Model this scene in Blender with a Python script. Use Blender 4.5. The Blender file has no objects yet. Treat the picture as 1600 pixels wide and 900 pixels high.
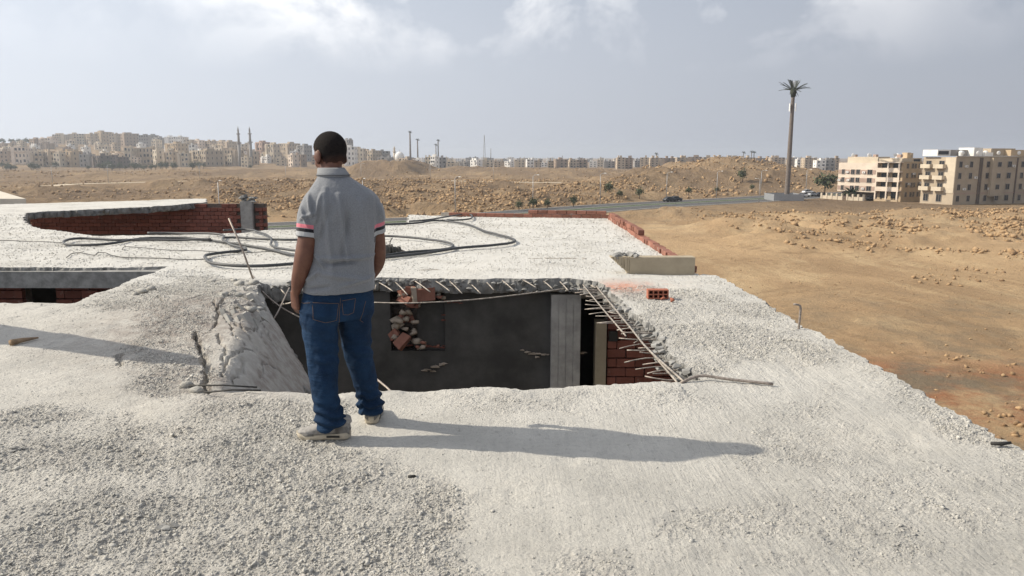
import bpy, math, random
import numpy as np
from mathutils import Vector, Matrix
from mathutils.bvhtree import BVHTree

rnd = random.Random(7)
rng = np.random.default_rng(11)
scene = bpy.context.scene
COL = scene.collection

# ------------------------------------------------------------------ camera
F, PITCH, EYE = 1170.0, math.radians(9.95), 1.62
cam_d = bpy.data.cameras.new('camera')
cam_d.sensor_width = 36.0
cam_d.lens = 36.0 * F / 1600.0
cam_d.clip_start, cam_d.clip_end = 0.05, 20000
cam = bpy.data.objects.new('camera', cam_d)
cam.location = (0, 0, EYE)
cam.rotation_euler = (math.pi / 2 - PITCH, 0, 0)
COL.objects.link(cam)
scene.camera = cam

# ------------------------------------------------------------------ light
SUN_TO = Vector((-2.46, 0.29, 1.80)).normalized()          # towards the sun
SUN_EL = math.asin(SUN_TO.z)
SUN_AZ = math.atan2(SUN_TO.x, SUN_TO.y)                      # clockwise from +Y
sun_d = bpy.data.lights.new('sun', 'SUN')
sun_d.energy, sun_d.angle, sun_d.color = 4.3, math.radians(0.6), (1.0, 0.915, 0.775)
sun = bpy.data.objects.new('sun', sun_d)
sun.rotation_euler = SUN_TO.to_track_quat('Z', 'Y').to_euler()
sun.location = (-40, 5, 40)
COL.objects.link(sun)

scene.view_settings.view_transform = 'Standard'
scene.view_settings.look = 'None'
scene.view_settings.gamma = 1.0
scene.view_settings.use_curve_mapping = False
scene.view_settings.exposure = 0.27
scene.cycles.use_denoising = True
scene.cycles.denoising_input_passes = 'RGB_ALBEDO_NORMAL'
scene.cycles.denoising_prefilter = 'ACCURATE'

world = bpy.data.worlds.new('World')
scene.world = world
world.use_nodes = True
WN, WL = world.node_tree.nodes, world.node_tree.links
WN.clear()
def wn(t, **kw):
    n = WN.new(t)
    for k, v in kw.items():
        setattr(n, k, v)
    return n
def wmath(op, a, b=None, clamp=False):
    n = wn('ShaderNodeMath', operation=op, use_clamp=clamp)
    for i, v in enumerate((a, b)):
        if v is None: continue
        if isinstance(v, (int, float)): n.inputs[i].default_value = v
        else: WL.new(v, n.inputs[i])
    return n.outputs[0]
def wmix(fac, a, b):
    n = wn('ShaderNodeMix', data_type='RGBA')
    for s, v in (('Factor', fac), ('A', a), ('B', b)):
        sock = [i for i in n.inputs if i.name == s and (i.type == 'RGBA' or s == 'Factor')][0]
        if isinstance(v, (int, float)): sock.default_value = v
        elif isinstance(v, tuple): sock.default_value = v
        else: WL.new(v, sock)
    return [o for o in n.outputs if o.type == 'RGBA'][0]
sky = wn('ShaderNodeTexSky', sky_type='NISHITA', sun_disc=False, sun_elevation=SUN_EL, sun_rotation=SUN_AZ,
         altitude=200, air_density=1.0, dust_density=2.5, ozone_density=1.0)
SKY_STRENGTH = 0.090
tc = wn('ShaderNodeTexCoord')
sep = wn('ShaderNodeSeparateXYZ'); WL.new(tc.outputs['Generated'], sep.inputs[0])
zc = wmath('MAXIMUM', sep.outputs[2], 0.0)
comb = wn('ShaderNodeMapping'); WL.new(tc.outputs['Generated'], comb.inputs[0]); comb.inputs['Scale'].default_value = (1.0, 1.0, 1.25)
def wnoise(scale, detail, rough, dist=0.0, off=0.0):
    m = wn('ShaderNodeMapping'); WL.new(comb.outputs[0], m.inputs[0]); m.inputs['Location'].default_value = (off, off * .6, 0)
    n = wn('ShaderNodeTexNoise'); WL.new(m.outputs[0], n.inputs['Vector'])
    n.inputs['Scale'].default_value = scale; n.inputs['Detail'].default_value = detail
    n.inputs['Roughness'].default_value = rough; n.inputs['Distortion'].default_value = dist
    return n.outputs[0]
def wramp(v, stops):
    r = wn('ShaderNodeValToRGB'); WL.new(v, r.inputs[0])
    e = r.color_ramp.elements
    while len(e) < len(stops): e.new(0.5)
    for el, (p, c) in zip(e, stops):
        el.position = p; el.color = (c, c, c, 1)
    return r.outputs[0]
big = wramp(wnoise(2.6, 3, .5, 0, 4.3), [(.36, 0), (.55, 1)])
puff = wramp(wnoise(6.5, 11, .56, .2, 6.1), [(.46, 0), (.60, 1)])
# the clouds are a broken layer that thins towards the horizon
elev = wramp(zc, [(.10, 0), (.20, 1)])
cloud = wmath('MULTIPLY', wmath('MULTIPLY', puff, elev), wmath('ADD', wmath('MULTIPLY', big, .75), .25))
# grey dust veil, thicker to the horizon
veil = wramp(zc, [(0, .96), (.14, .86), (.40, .45)])
# forward scattering: the veil and clouds glow on the sun's side
dotp = wn('ShaderNodeVectorMath', operation='DOT_PRODUCT'); WL.new(tc.outputs['Generated'], dotp.inputs[0])
dotp.inputs[1].default_value = SUN_TO
sunside = wmath('MULTIPLY_ADD', dotp.outputs['Value'], .5); WN[-1].inputs[2].default_value = .5
glow = wmath('POWER', sunside, 1.6)
veil_l = wmix(glow, (2.7, 2.85, 3.4, 1), (9.6, 10.2, 11.2, 1))
cloud_l = wmix(glow, (6.6, 6.7, 7.1, 1), (15.5, 15.4, 15.2, 1))
c1 = wmix(veil, sky.outputs[0], veil_l)
c2 = wmix(wmath('MULTIPLY', cloud, .95, True), c1, cloud_l)
bg = wn('ShaderNodeBackground'); WL.new(c2, bg.inputs[0]); bg.inputs[1].default_value = SKY_STRENGTH
wo = wn('ShaderNodeOutputWorld'); WL.new(bg.outputs[0], wo.inputs[0])

# ------------------------------------------------------------------ geometry helpers
CP, SP = math.cos(PITCH), math.sin(PITCH)
def ray(px, py):
    a, b = (px - 800) / F, -(py - 450) / F
    return np.array([a, CP + b * SP, -SP + b * CP])
def P(px, py, z=0.0):
    d = ray(px, py); t = (z - EYE) / d[2]
    return np.array([d[0] * t, d[1] * t, z])
def Q(px, py, Y):
    d = ray(px, py); t = Y / d[1]
    return np.array([d[0] * t, Y, EYE + d[2] * t])
def proj(p):
    x, y, z = p[0], p[1], p[2] - EYE
    dep = y * CP - z * SP
    return 800 + F * x / dep, 450 - F * (y * SP + z * CP) / dep

def hash2(ix, iy, seed):
    h = (ix.astype(np.int64) * 374761393 + iy.astype(np.int64) * 668265263 + seed * 1442695041) & 0xFFFFFFFF
    h = ((h ^ (h >> 13)) * 1274126177) & 0xFFFFFFFF
    h = ((h ^ (h >> 16)) * 2246822519) & 0xFFFFFFFF
    h ^= h >> 15
    return (h & 0xFFFFFF) / float(0x1000000)
def vnoise(x, y, seed=0):
    x = np.asarray(x, float); y = np.asarray(y, float)
    ix, iy = np.floor(x), np.floor(y)
    fx, fy = x - ix, y - iy
    fx = fx * fx * (3 - 2 * fx); fy = fy * fy * (3 - 2 * fy)
    a = hash2(ix, iy, seed); b = hash2(ix + 1, iy, seed)
    c = hash2(ix, iy + 1, seed); d = hash2(ix + 1, iy + 1, seed)
    return (a + (b - a) * fx) * (1 - fy) + (c + (d - c) * fx) * fy
def fbm(x, y, seed=0, octv=4, gain=.5):
    s = 0; a = 1; t = 0
    for k in range(octv):
        s = s + a * (vnoise(x * 2 ** k + 17.3 * k, y * 2 ** k - 9.1 * k, seed + k) - .5); t += a; a *= gain
    return s / t * 2
def worley(x, y, seed=0):
    ix, iy = np.floor(x), np.floor(y)
    best = np.full(np.shape(x), 9.0); cid = np.zeros(np.shape(x))
    for dx in (-1, 0, 1):
        for dy in (-1, 0, 1):
            jx, jy = ix + dx, iy + dy
            qx = jx + hash2(jx, jy, seed + 1); qy = jy + hash2(jx, jy, seed + 2)
            d = (qx - x) ** 2 + (qy - y) ** 2
            m = d < best
            best = np.where(m, d, best); cid = np.where(m, hash2(jx, jy, seed + 3), cid)
    return np.sqrt(best), cid
def sstep(a, b, x):
    t = np.clip((x - a) / (b - a), 0, 1)
    return t * t * (3 - 2 * t)
def poly_sdf(x, y, poly):
    """signed distance, negative inside"""
    p = np.asarray(poly)[:, :2]
    d = np.full(np.shape(x), 1e18); s = np.ones(np.shape(x))
    n = len(p)
    for i in range(n):
        a, b = p[i], p[i - 1]
        ex, ey = b - a
        wx, wy = x - a[0], y - a[1]
        t = np.clip((wx * ex + wy * ey) / (ex * ex + ey * ey + 1e-12), 0, 1)
        bx, by = wx - ex * t, wy - ey * t
        d = np.minimum(d, bx * bx + by * by)
        c1, c2, c3 = y >= a[1], y < b[1], ex * wy > ey * wx
        flip = (c1 & c2 & c3) | (~c1 & ~c2 & ~c3)
        s = np.where(flip, -s, s)
    return s * np.sqrt(d)
def line_dist(x, y, pts):
    p = np.asarray(pts)[:, :2]
    d = np.full(np.shape(x), 1e18)
    for a, b in zip(p[:-1], p[1:]):
        e = b - a
        t = np.clip(((x - a[0]) * e[0] + (y - a[1]) * e[1]) / (e @ e + 1e-12), 0, 1)
        d = np.minimum(d, (x - a[0] - e[0] * t) ** 2 + (y - a[1] - e[1] * t) ** 2)
    return np.sqrt(d)

def mesh_np(name, V, Fq, smooth=False, mats=None, attrs=None):
    """mesh from arrays; Fq is (n,3) or (n,4) or a list of such / ragged faces"""
    me = bpy.data.meshes.new(name)
    V = np.asarray(V, np.float32)
    if isinstance(Fq, np.ndarray):
        k = Fq.shape[1]
        me.vertices.add(len(V)); me.vertices.foreach_set('co', V.ravel())
        me.loops.add(Fq.size); me.loops.foreach_set('vertex_index', Fq.astype(np.int32).ravel())
        me.polygons.add(len(Fq)); me.polygons.foreach_set('loop_start', np.arange(0, Fq.size, k, dtype=np.int32))
        me.update(calc_edges=True)
    else:
        me.from_pydata([tuple(v) for v in V], [], [tuple(f) for f in Fq]); me.update()
    if smooth:
        me.polygons.foreach_set('use_smooth', np.ones(len(me.polygons), bool))
    for m in (mats or []):
        me.materials.append(m)
    for an, av in (attrs or {}).items():
        a = me.attributes.new(an, 'FLOAT', 'POINT'); a.data.foreach_set('value', np.asarray(av, np.float32))
    return me
def tag(o, label=None, cat=None, group=None, kind=None):
    for k, v in (('label', label), ('category', cat), ('group', group), ('kind', kind)):
        if v: o[k] = v
    return o
def wloc(p):
    v = Vector((0, 0, 0)); q = p
    while q is not None:
        v += q.location; q = q.parent
    return np.array(v)
def link(name, me, parent=None, loc=None):
    """link a mesh whose vertices are in world coordinates; origin is moved to loc"""
    o = bpy.data.objects.new(name, me); COL.objects.link(o)
    if parent is not None:
        o.parent = parent
    return o
def obj(name, V, Fq, mat, parent=None, smooth=False, attrs=None, loc=None):
    """V in world coordinates. parent's world location is taken off (no parent is ever rotated here)."""
    V = np.asarray(V, float)
    if loc is not None: off = np.asarray(loc, float)
    else: off = wloc(parent) if parent is not None else np.zeros(3)
    me = mesh_np(name, V - off, Fq, smooth, mat if isinstance(mat, list) else [mat], attrs)
    o = link(name, me, parent)
    if loc is not None:
        o.location = Vector(off - (wloc(parent) if parent is not None else 0))
    return o
def empty(name, loc, label=None, cat=None, group=None):
    o = bpy.data.objects.new(name, None); COL.objects.link(o)
    o.location = Vector(loc); o.empty_display_size = .2
    tag(o, label, cat, group)
    return o
def copy_tree(o, parent=None):
    c = o.copy(); COL.objects.link(c)
    c.parent = parent
    for ch in list(o.children):
        copy_tree(ch, c)
    return c

class MB:
    def __init__(s): s.v = []; s.f = []; s.n = 0
    def add(s, V, Fs):
        V = np.asarray(V, float); s.v.append(V)
        s.f += [tuple(int(i) + s.n for i in f) for f in Fs]; s.n += len(V)
        return s
    def box(s, c, size, yaw=0.0, ax=None, jit=0.0):
        h = np.asarray(size) / 2
        V = np.array([[x, y, z] for x in (-1, 1) for y in (-1, 1) for z in (-1, 1)], float) * h
        if jit: V = V + rng.uniform(-jit, jit, V.shape)
        if yaw:
            cy, sy = math.cos(yaw), math.sin(yaw)
            V = np.stack([V[:, 0] * cy - V[:, 1] * sy, V[:, 0] * sy + V[:, 1] * cy, V[:, 2]], 1)
        if ax is not None: V = V @ np.asarray(ax)
        Fs = [(0, 1, 3, 2), (4, 6, 7, 5), (0, 4, 5, 1), (2, 3, 7, 6), (0, 2, 6, 4), (1, 5, 7, 3)]
        return s.add(V + np.asarray(c), Fs)
    def tube(s, pts, r, n=8, cap=True):
        pts = np.asarray(pts, float); m = len(pts)
        rr = np.broadcast_to(np.asarray(r, float), (m,))
        T = np.gradient(pts, axis=0); T /= np.linalg.norm(T, axis=1)[:, None] + 1e-12
        up = np.array([0, 0, 1.0]) if abs(T[0, 2]) < .9 else np.array([1.0, 0, 0])
        V = []; u = np.cross(T[0], up); u /= np.linalg.norm(u)
        for i in range(m):
            u = u - T[i] * (u @ T[i]); u /= np.linalg.norm(u) + 1e-12
            w = np.cross(T[i], u)
            for k in range(n):
                a = 2 * math.pi * k / n
                V.append(pts[i] + rr[i] * (math.cos(a) * u + math.sin(a) * w))
        Fs = [(i * n + k, i * n + (k + 1) % n, (i + 1) * n + (k + 1) % n, (i + 1) * n + k) for i in range(m - 1) for k in range(n)]
        if cap: Fs += [tuple(range(n - 1, -1, -1)), tuple((m - 1) * n + k for k in range(n))]
        return s.add(V, Fs)
    def prism(s, poly, z0, z1):
        n = len(poly); poly = np.asarray(poly, float)
        V = [(p[0], p[1], z0) for p in poly] + [(p[0], p[1], z1) for p in poly]
        Fs = [(i, (i + 1) % n, n + (i + 1) % n, n + i) for i in range(n)] + [tuple(range(n - 1, -1, -1)), tuple(range(n, 2 * n))]
        return s.add(V, Fs)
    def loft(s, secs, n=28):
        """secs: (centre, axis_a, axis_b, power) rings of a closed body"""
        V = []
        for c, a, b, p in secs:
            for k in range(n):
                t = 2 * math.pi * k / n
                ct, st = math.cos(t), math.sin(t)
                V.append(np.asarray(c) + np.asarray(a) * math.copysign(abs(ct) ** (2 / p), ct) + np.asarray(b) * math.copysign(abs(st) ** (2 / p), st))
        m = len(secs)
        Fs = [(i * n + k, i * n + (k + 1) % n, (i + 1) * n + (k + 1) % n, (i + 1) * n + k) for i in range(m - 1) for k in range(n)]
        Fs += [tuple(range(n - 1, -1, -1)), tuple((m - 1) * n + k for k in range(n))]
        return s.add(V, Fs)
    def ell(s, c, r, M=None, n=20, m=12):
        V = []
        for i in range(m + 1):
            ph = math.pi * (i + .0) / m
            for k in range(n):
                t = 2 * math.pi * k / n
                V.append((math.sin(ph) * math.cos(t), math.sin(ph) * math.sin(t), math.cos(ph)))
        V = np.array(V) * np.asarray(r)
        if M is not None: V = V @ np.asarray(M).T
        Fs = [(i * n + k, (i + 1) * n + k, (i + 1) * n + (k + 1) % n, i * n + (k + 1) % n) for i in range(m) for k in range(n)]
        return s.add(V + np.asarray(c), Fs)
    def arr(s): return np.concatenate(s.v), s.f
    def build(s, name, mat, parent=None, smooth=False, loc=None, attrs=None):
        V, Fs = s.arr()
        return obj(name, V, Fs, mat, parent, smooth, attrs, loc)

ICO_V = []
_t = (1 + 5 ** .5) / 2
for a, b in ((-1, _t), (1, _t), (-1, -_t), (1, -_t)): ICO_V.append((a, b, 0))
for a, b in ((-1, _t), (1, _t), (-1, -_t), (1, -_t)): ICO_V.append((0, a, b))
for a, b in ((-1, _t), (1, _t), (-1, -_t), (1, -_t)): ICO_V.append((b, 0, a))
ICO_V = np.array(ICO_V) / math.sqrt(1 + _t * _t)
def _hull(pts):
    import bmesh
    bm = bmesh.new()
    for p in pts: bm.verts.new(p)
    bmesh.ops.convex_hull(bm, input=bm.verts)
    for v in [v for v in bm.verts if not v.link_faces]: bm.verts.remove(v)
    bmesh.ops.triangulate(bm, faces=bm.faces[:])
    bm.verts.index_update()
    V = np.array([v.co[:] for v in bm.verts]); Fq = np.array([[v.index for v in f.verts] for f in bm.faces])
    bm.free()
    return V, Fq
def rock_shape(seed, n=11, flat=.75):
    r = np.random.default_rng(seed)
    p = r.normal(size=(n, 3)); p /= np.linalg.norm(p, axis=1)[:, None]
    p *= r.uniform(.75, 1.1, (n, 1)); p *= (1, r.uniform(.65, 1), flat * r.uniform(.7, 1))
    return _hull(p)
ROCKS = [rock_shape(s) for s in range(14)]
CHIPS = [rock_shape(40 + s, 8, .85) for s in range(14)]
def scatter(xyz, size, sink=.25, tilt=.5, shapes=None):
    """many rocks joined into one array mesh"""
    Vs, Fs, n = [], [], 0
    N = len(xyz); shapes = shapes or ROCKS; kind = rng.integers(0, len(shapes), N)
    for k in range(len(shapes)):
        idx = np.nonzero(kind == k)[0]
        if not len(idx): continue
        V, Fq = shapes[k]
        a = rng.uniform(0, 2 * np.pi, len(idx)); b = rng.normal(0, tilt, len(idx))
        ca, sa, cb, sb = np.cos(a), np.sin(a), np.cos(b), np.sin(b)
        x = V[:, 0][None] * np.ones((len(idx), 1)); y = V[:, 1][None] * cb[:, None] - V[:, 2][None] * sb[:, None]
        z = V[:, 1][None] * sb[:, None] + V[:, 2][None] * cb[:, None]
        X = x * ca[:, None] - y * sa[:, None]; Y = x * sa[:, None] + y * ca[:, None]
        W = np.stack([X, Y, z], 2) * (size[idx] / 2)[:, None, None] * rng.uniform(.8, 1.2, (len(idx), 1, 3))
        W[:, :, 2] += (size[idx] * (.35 - sink))[:, None]
        W += xyz[idx][:, None, :]
        Vs.append(W.reshape(-1, 3))
        Fs.append((Fq[None] + (np.arange(len(idx)) * len(V))[:, None, None] + n).reshape(-1, 3)); n += len(idx) * len(V)
    return np.concatenate(Vs), np.concatenate(Fs)
def smooth_path(pts, step=.06):
    """Catmull-Rom through the points"""
    pts = np.asarray(pts, float); out = []
    p = np.vstack([2 * pts[0] - pts[1], pts, 2 * pts[-1] - pts[-2]])
    for i in range(1, len(p) - 2):
        L = np.linalg.norm(p[i + 1] - p[i]); n = max(2, int(L / step))
        for k in range(n):
            t = k / n
            out.append(.5 * (2 * p[i] + (p[i + 1] - p[i - 1]) * t + (2 * p[i - 1] - 5 * p[i] + 4 * p[i + 1] - p[i + 2]) * t * t
                             + (3 * p[i] - p[i - 1] - 3 * p[i + 1] + p[i + 2]) * t ** 3))
    out.append(pts[-1])
    return np.array(out)

# ------------------------------------------------------------------ materials
class Mat:
    def __init__(s, name, rough=.9, spec=.3):
        s.m = bpy.data.materials.new(name); s.m.use_nodes = True
        s.n, s.l = s.m.node_tree.nodes, s.m.node_tree.links
        s.b = s.n['Principled BSDF']
        s.b.inputs['Roughness'].default_value = rough
        s.b.inputs['Specular IOR Level'].default_value = spec
        s.tc = s.n.new('ShaderNodeTexCoord')
        s.pos = s.n.new('ShaderNodeNewGeometry').outputs['Position']
        s.co = s.tc.outputs['Object']
    def noise(s, scale, detail=5, rough=.6, world=False, stretch=None, dist=0):
        n = s.n.new('ShaderNodeTexNoise'); v = s.pos if world else s.co
        if stretch:
            mp = s.n.new('ShaderNodeMapping'); mp.inputs['Scale'].default_value = stretch
            s.l.new(v, mp.inputs[0]); v = mp.outputs[0]
        s.l.new(v, n.inputs['Vector']); n.inputs['Scale'].default_value = scale
        n.inputs['Detail'].default_value = detail; n.inputs['Roughness'].default_value = rough
        n.inputs['Distortion'].default_value = dist
        return n.outputs[0]
    def vor(s, scale, world=False, feature='F1', out='Distance'):
        n = s.n.new('ShaderNodeTexVoronoi'); n.feature = feature
        s.l.new(s.pos if world else s.co, n.inputs['Vector']); n.inputs['Scale'].default_value = scale
        return n.outputs[out]
    def ramp(s, v, a, b):
        n = s.n.new('ShaderNodeMapRange'); n.interpolation_type = 'SMOOTHSTEP'
        s.l.new(v, n.inputs[0]); n.inputs[1].default_value = a; n.inputs[2].default_value = b
        return n.outputs[0]
    def mul(s, a, b):
        n = s.n.new('ShaderNodeMath'); n.operation = 'MULTIPLY'
        for i, v in enumerate((a, b)):
            if isinstance(v, (int, float)): n.inputs[i].default_value = v
            else: s.l.new(v, n.inputs[i])
        return n.outputs[0]
    def addv(s, a, b):
        n = s.n.new('ShaderNodeMath'); n.operation = 'ADD'
        for i, v in enumerate((a, b)):
            if isinstance(v, (int, float)): n.inputs[i].default_value = v
            else: s.l.new(v, n.inputs[i])
        return n.outputs[0]
    def attr(s, name, kind='GEOMETRY', out='Fac'):
        n = s.n.new('ShaderNodeAttribute'); n.attribute_name = name; n.attribute_type = kind
        return n.outputs[out]
    def orand(s): return s.n.new('ShaderNodeObjectInfo').outputs['Random']
    def isl(s): return s.n.new('ShaderNodeNewGeometry').outputs['Random Per Island']
    def mix(s, fac, a, b, mode='MIX'):
        n = s.n.new('ShaderNodeMix'); n.data_type = 'RGBA'; n.blend_type = mode
        ins = [n.inputs[0]] + [i for i in n.inputs if i.type == 'RGBA']
        for sock, v in zip(ins, (fac, a, b)):
            if isinstance(v, (int, float)): sock.default_value = v
            elif isinstance(v, tuple): sock.default_value = (*v, 1) if len(v) == 3 else v
            else: s.l.new(v, sock)
        return [o for o in n.outputs if o.type == 'RGBA'][0]
    def color(s, c):
        if isinstance(c, tuple): s.b.inputs['Base Color'].default_value = (*c, 1)
        else: s.l.new(c, s.b.inputs['Base Color'])
        return s
    def bump(s, h, strength=.5, dist=.01, prev=None):
        n = s.n.new('ShaderNodeBump'); s.l.new(h, n.inputs['Height'])
        n.inputs['Strength'].default_value = strength; n.inputs['Distance'].default_value = dist
        if prev is not None: s.l.new(prev, n.inputs['Normal'])
        s.l.new(n.outputs[0], s.b.inputs['Normal'])
        return n.outputs[0]
def simple(name, c, rough=.85, var=.25, scale=20, bump=.2, bd=.004, spec=.3, metal=0):
    m = Mat(name, rough, spec); k = 1 - var
    n = m.noise(scale, 6, .65)
    m.color(m.mix(m.ramp(n, .3, .7), tuple(x * k for x in c), tuple(min(1, x * (1 + var * .6)) for x in c)))
    m.b.inputs['Metallic'].default_value = metal
    if bump: m.bump(m.noise(scale * 4, 6, .7), bump, bd)
    return m.m

# concrete of the broken roof
def concrete_mat(name, attrs=True, tint=1.0):
    m = Mat(name, .96, .15)
    g1, g2 = tuple(x * tint for x in (.57, .55, .50)), tuple(x * tint for x in (.47, .455, .415))
    c = m.mix(m.ramp(m.noise(1.6, 6, .62, True), .34, .66), g1, g2)
    c = m.mix(m.mul(m.ramp(m.noise(26, 5, .7, True), .45, .75), .45), c, tuple(x * tint for x in (.33, .32, .305)))
    c = m.mix(m.mul(m.ramp(m.noise(.55, 4, .6, True), .5, .72), .5), c, tuple(x * tint for x in (.56, .525, .455)))
    sp = m.ramp(m.noise(62, 4, .65, True), .62, .70)
    c = m.mix(m.mul(sp, .55), c, (.2, .19, .18))
    if attrs:
        c = m.mix(m.mul(m.attr('dirt'), m.addv(m.ramp(m.noise(7, 5, .7, True), .3, .7), .25)), c, (.30, .265, .235))  # brown dirt, plus shade tinted onto the fallen slope
        c = m.mix(m.mul(m.attr('lime'), m.addv(m.ramp(m.noise(1.1, 6, .65, True), .35, .6), .3)), c, (.60, .585, .545))
        c = m.mix(m.mul(m.attr('dust_red'), m.ramp(m.noise(14, 6, .7, True), .25, .6)), c, (.56, .22, .13))
    m.color(c)
    n1 = m.bump(m.noise(48, 9, .78, True), .65, .014)
    if attrs:
        sc = m.mul(m.noise(46, 5, .65, True, (1, .07, 1), .3), m.attr('scrape'))
        n1 = m.bump(sc, .8, .02, n1)
    if attrs:
        g = m.mul(m.vor(62, True), m.addv(m.mul(m.attr('grit'), 1.0), .14))
        n1 = m.bump(g, .8, -.016, n1)
    m.bump(m.noise(130, 5, .8, True), .8, .007, n1)
    return m.m
M_conc = concrete_mat('rough_concrete')
M_chip = concrete_mat('concrete_chip', False, 1.12)
M_crust = concrete_mat('crust_concrete', False, .80)
M_edge = simple('cast_concrete', (.27, .265, .25), .93, .35, 6, .5, .008)
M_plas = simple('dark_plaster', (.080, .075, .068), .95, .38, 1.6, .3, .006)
M_col = simple('column_concrete', (.36, .345, .32), .92, .22, 5, .4, .006)
M_tanp = simple('tan_plaster', (.36, .305, .22), .93, .14, 4, .25, .004)
M_mort = simple('mortar', (.36, .33, .29), .95, .3, 14, .5, .01)
def brick_mat(name, base):
    m = Mat(name, .9, .2)
    r = m.orand()
    c = m.mix(r, tuple(x * .72 for x in base), tuple(x * 1.15 for x in base))
    c = m.mix(m.mul(m.ramp(m.noise(9, 6, .7, True), .45, .75), .5), c, tuple(x * .55 for x in base))
    c = m.mix(m.mul(m.ramp(m.noise(5, 5, .7, True), .58, .75), .4), c, (.42, .36, .31))
    m.color(c); m.bump(m.noise(60, 6, .7, True), .4, .006)
    return m.m
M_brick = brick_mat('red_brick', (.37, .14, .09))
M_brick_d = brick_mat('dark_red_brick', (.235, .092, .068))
M_brick_r = brick_mat('dusty_brick', (.27, .125, .09))
M_mort_d = simple('dark_mortar', (.15, .12, .10), .95, .3, 14, .5, .01)
M_steel = simple('rusty_rebar', (.34, .29, .25), .6, .4, 60, .3, .001, .5, .55)
M_steel_l = simple('bright_rebar', (.36, .32, .275), .6, .5, 22, .3, .001, .5, .35)
M_hose = simple('grey_hose', (.058, .060, .062), .55, .3, 30, .25, .002, .4)
M_wire = simple('dark_wire', (.035, .033, .03), .6, .3, 30, 0)
M_wood = simple('weathered_wood', (.27, .19, .12), .85, .35, 12, .4, .003)
# ------------------------------------------------------------------ the broken roof
GZ = -11.4                                                    # ground level
building = empty('unfinished_building', (0, 8, GZ), 'unfinished concrete and brick building with a broken flat roof full of holes', 'building')

OUT = [(2.85, -3), (2.85, 10.3), (2.62, 10.34), (2.60, 19.8), P(700, 337.5)[:2], P(640, 335.5)[:2], P(637, 352)[:2], P(415, 359.5)[:2], P(375, 364)[:2],
       P(250, 366.5)[:2], P(155, 369)[:2], P(130, 366)[:2], P(102, 362)[:2], P(75, 359)[:2], P(52, 355)[:2], P(36, 343)[:2],
       P(41, 332)[:2], P(80, 329.5)[:2], P(140, 327.5)[:2], P(215, 324)[:2], P(275, 320)[:2], P(322, 316)[:2], P(322, 310.5)[:2],
       P(175, 314.5)[:2], P(0, 319)[:2], (-32, 23.0), (-32, -3)]
# the slope of the fallen piece of slab, to the right of a ridge line
R0, R1 = P(326, 614)[:2], P(398, 450)[:2]
RD = (R1 - R0) / np.linalg.norm(R1 - R0)
RN = np.array([RD[1], -RD[0]])
TILT = 1.55
def sag(d):                                                   # how far the sheet has sunk at distance d past the ridge
    d = np.maximum(d, 0)
    return -TILT * d * d / (d + .22)
def on_slope(px, py):
    d = ray(px, py)
    lo = (0.25 - EYE) / d[2]; t = lo                            # walk along the ray until it meets the sheet
    for k in range(4000):
        q = d * t
        if EYE + q[2] < sag(RN @ (q[:2] - R0)): break
        t += .002
    return d[:2] * t
slope_edge = [on_slope(412, 474), on_slope(424, 492), on_slope(436, 512), on_slope(452, 538), on_slope(468, 562), on_slope(479, 582), on_slope(489, 605)]
last = slope_edge[-1]
HOLE = ([P(x, y)[:2] for x, y in ((1100, 597), (1092, 588), (1068, 573), (1047, 551), (1037, 536), (1029, 517), (997, 492), (972, 472), (958, 457), (949, 448),
                                  (940, 441), (915, 438), (880, 435), (840, 436), (800, 435), (745, 436), (700, 434), (650, 434), (600, 433), (520, 434), (450, 438), (404, 440))]
        + [P(401, 455)[:2]] + slope_edge + [last + (0, -.35)]
        + [P(x, y)[:2] for x, y in ((490, 612), (560, 611), (590, 612), (635, 611), (692, 611), (755, 607), (810, 608), (885, 606), (903, 603), (960, 600), (1031, 597), (1070, 598))])
HOLE2 = [P(x, y)[:2] for x, y in ((-260, 474), (0, 472), (60, 473), (112, 476), (124, 474), (144, 461), (177, 451), (206, 437), (236, 428), (255, 420), (266, 415.5), (200, 417), (120, 418), (0, 418.5), (-260, 420))]

ROUGH = []                                                    # outlines of the rough parts and how rough each is
for am, soft, pxs in ((1.0, .16, [(-400, 655), (0, 646), (120, 638), (270, 655), (310, 622), (480, 618), (600, 622), (640, 640), (500, 660), (545, 700), (640, 712), (700, 745), (745, 790), (700, 832), (730, 900), (760, 1000), (-700, 1000)]),
                      (1.0, .12, [(952, 452), (1010, 448), (1090, 452), (1160, 470), (1240, 505), (1330, 575), (1250, 588), (1160, 556), (1100, 585), (1060, 572), (1028, 530), (995, 490)]),
                      (.95, .14, [(104, 482), (180, 452), (262, 422), (330, 424), (402, 442), (420, 490), (345, 500), (322, 540), (318, 612), (255, 628), (205, 600), (160, 560), (225, 520), (190, 492)]),
                      (.7, .10, [(1240, 500), (1110, 432), (1090, 428), (1180, 458), (1300, 560), (1420, 640), (1500, 690), (1620, 740), (1640, 715), (1400, 590)]),
                      (.42, .15, [(1300, 600), (1420, 690), (1560, 760), (1640, 800), (1640, 900), (1100, 900), (860, 905), (840, 850), (1000, 830), (1120, 770), (1180, 640)]),
                      (.40, .2, [(600, 615), (1040, 604), (1180, 640), (1000, 655), (700, 640)])):
    ROUGH.append((am, soft, [P(*q)[:2] for q in pxs]))
c_r = P(975, 449)
CRACKS = [[(303, 523), (309, 536), (315, 557), (324, 578), (321, 600), (326, 612)], [(246, 466), (252, 476), (258, 483)], [(333, 482), (342, 495), (352, 500), (372, 512), (390, 520)],
          [(345, 462), (352, 478), (340, 492), (338, 510), (327, 522)], [(183, 556), (188, 566), (188, 574)], [(360, 500), (372, 488), (392, 480), (408, 478)], [(395, 520), (402, 506), (416, 498)]]
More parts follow.
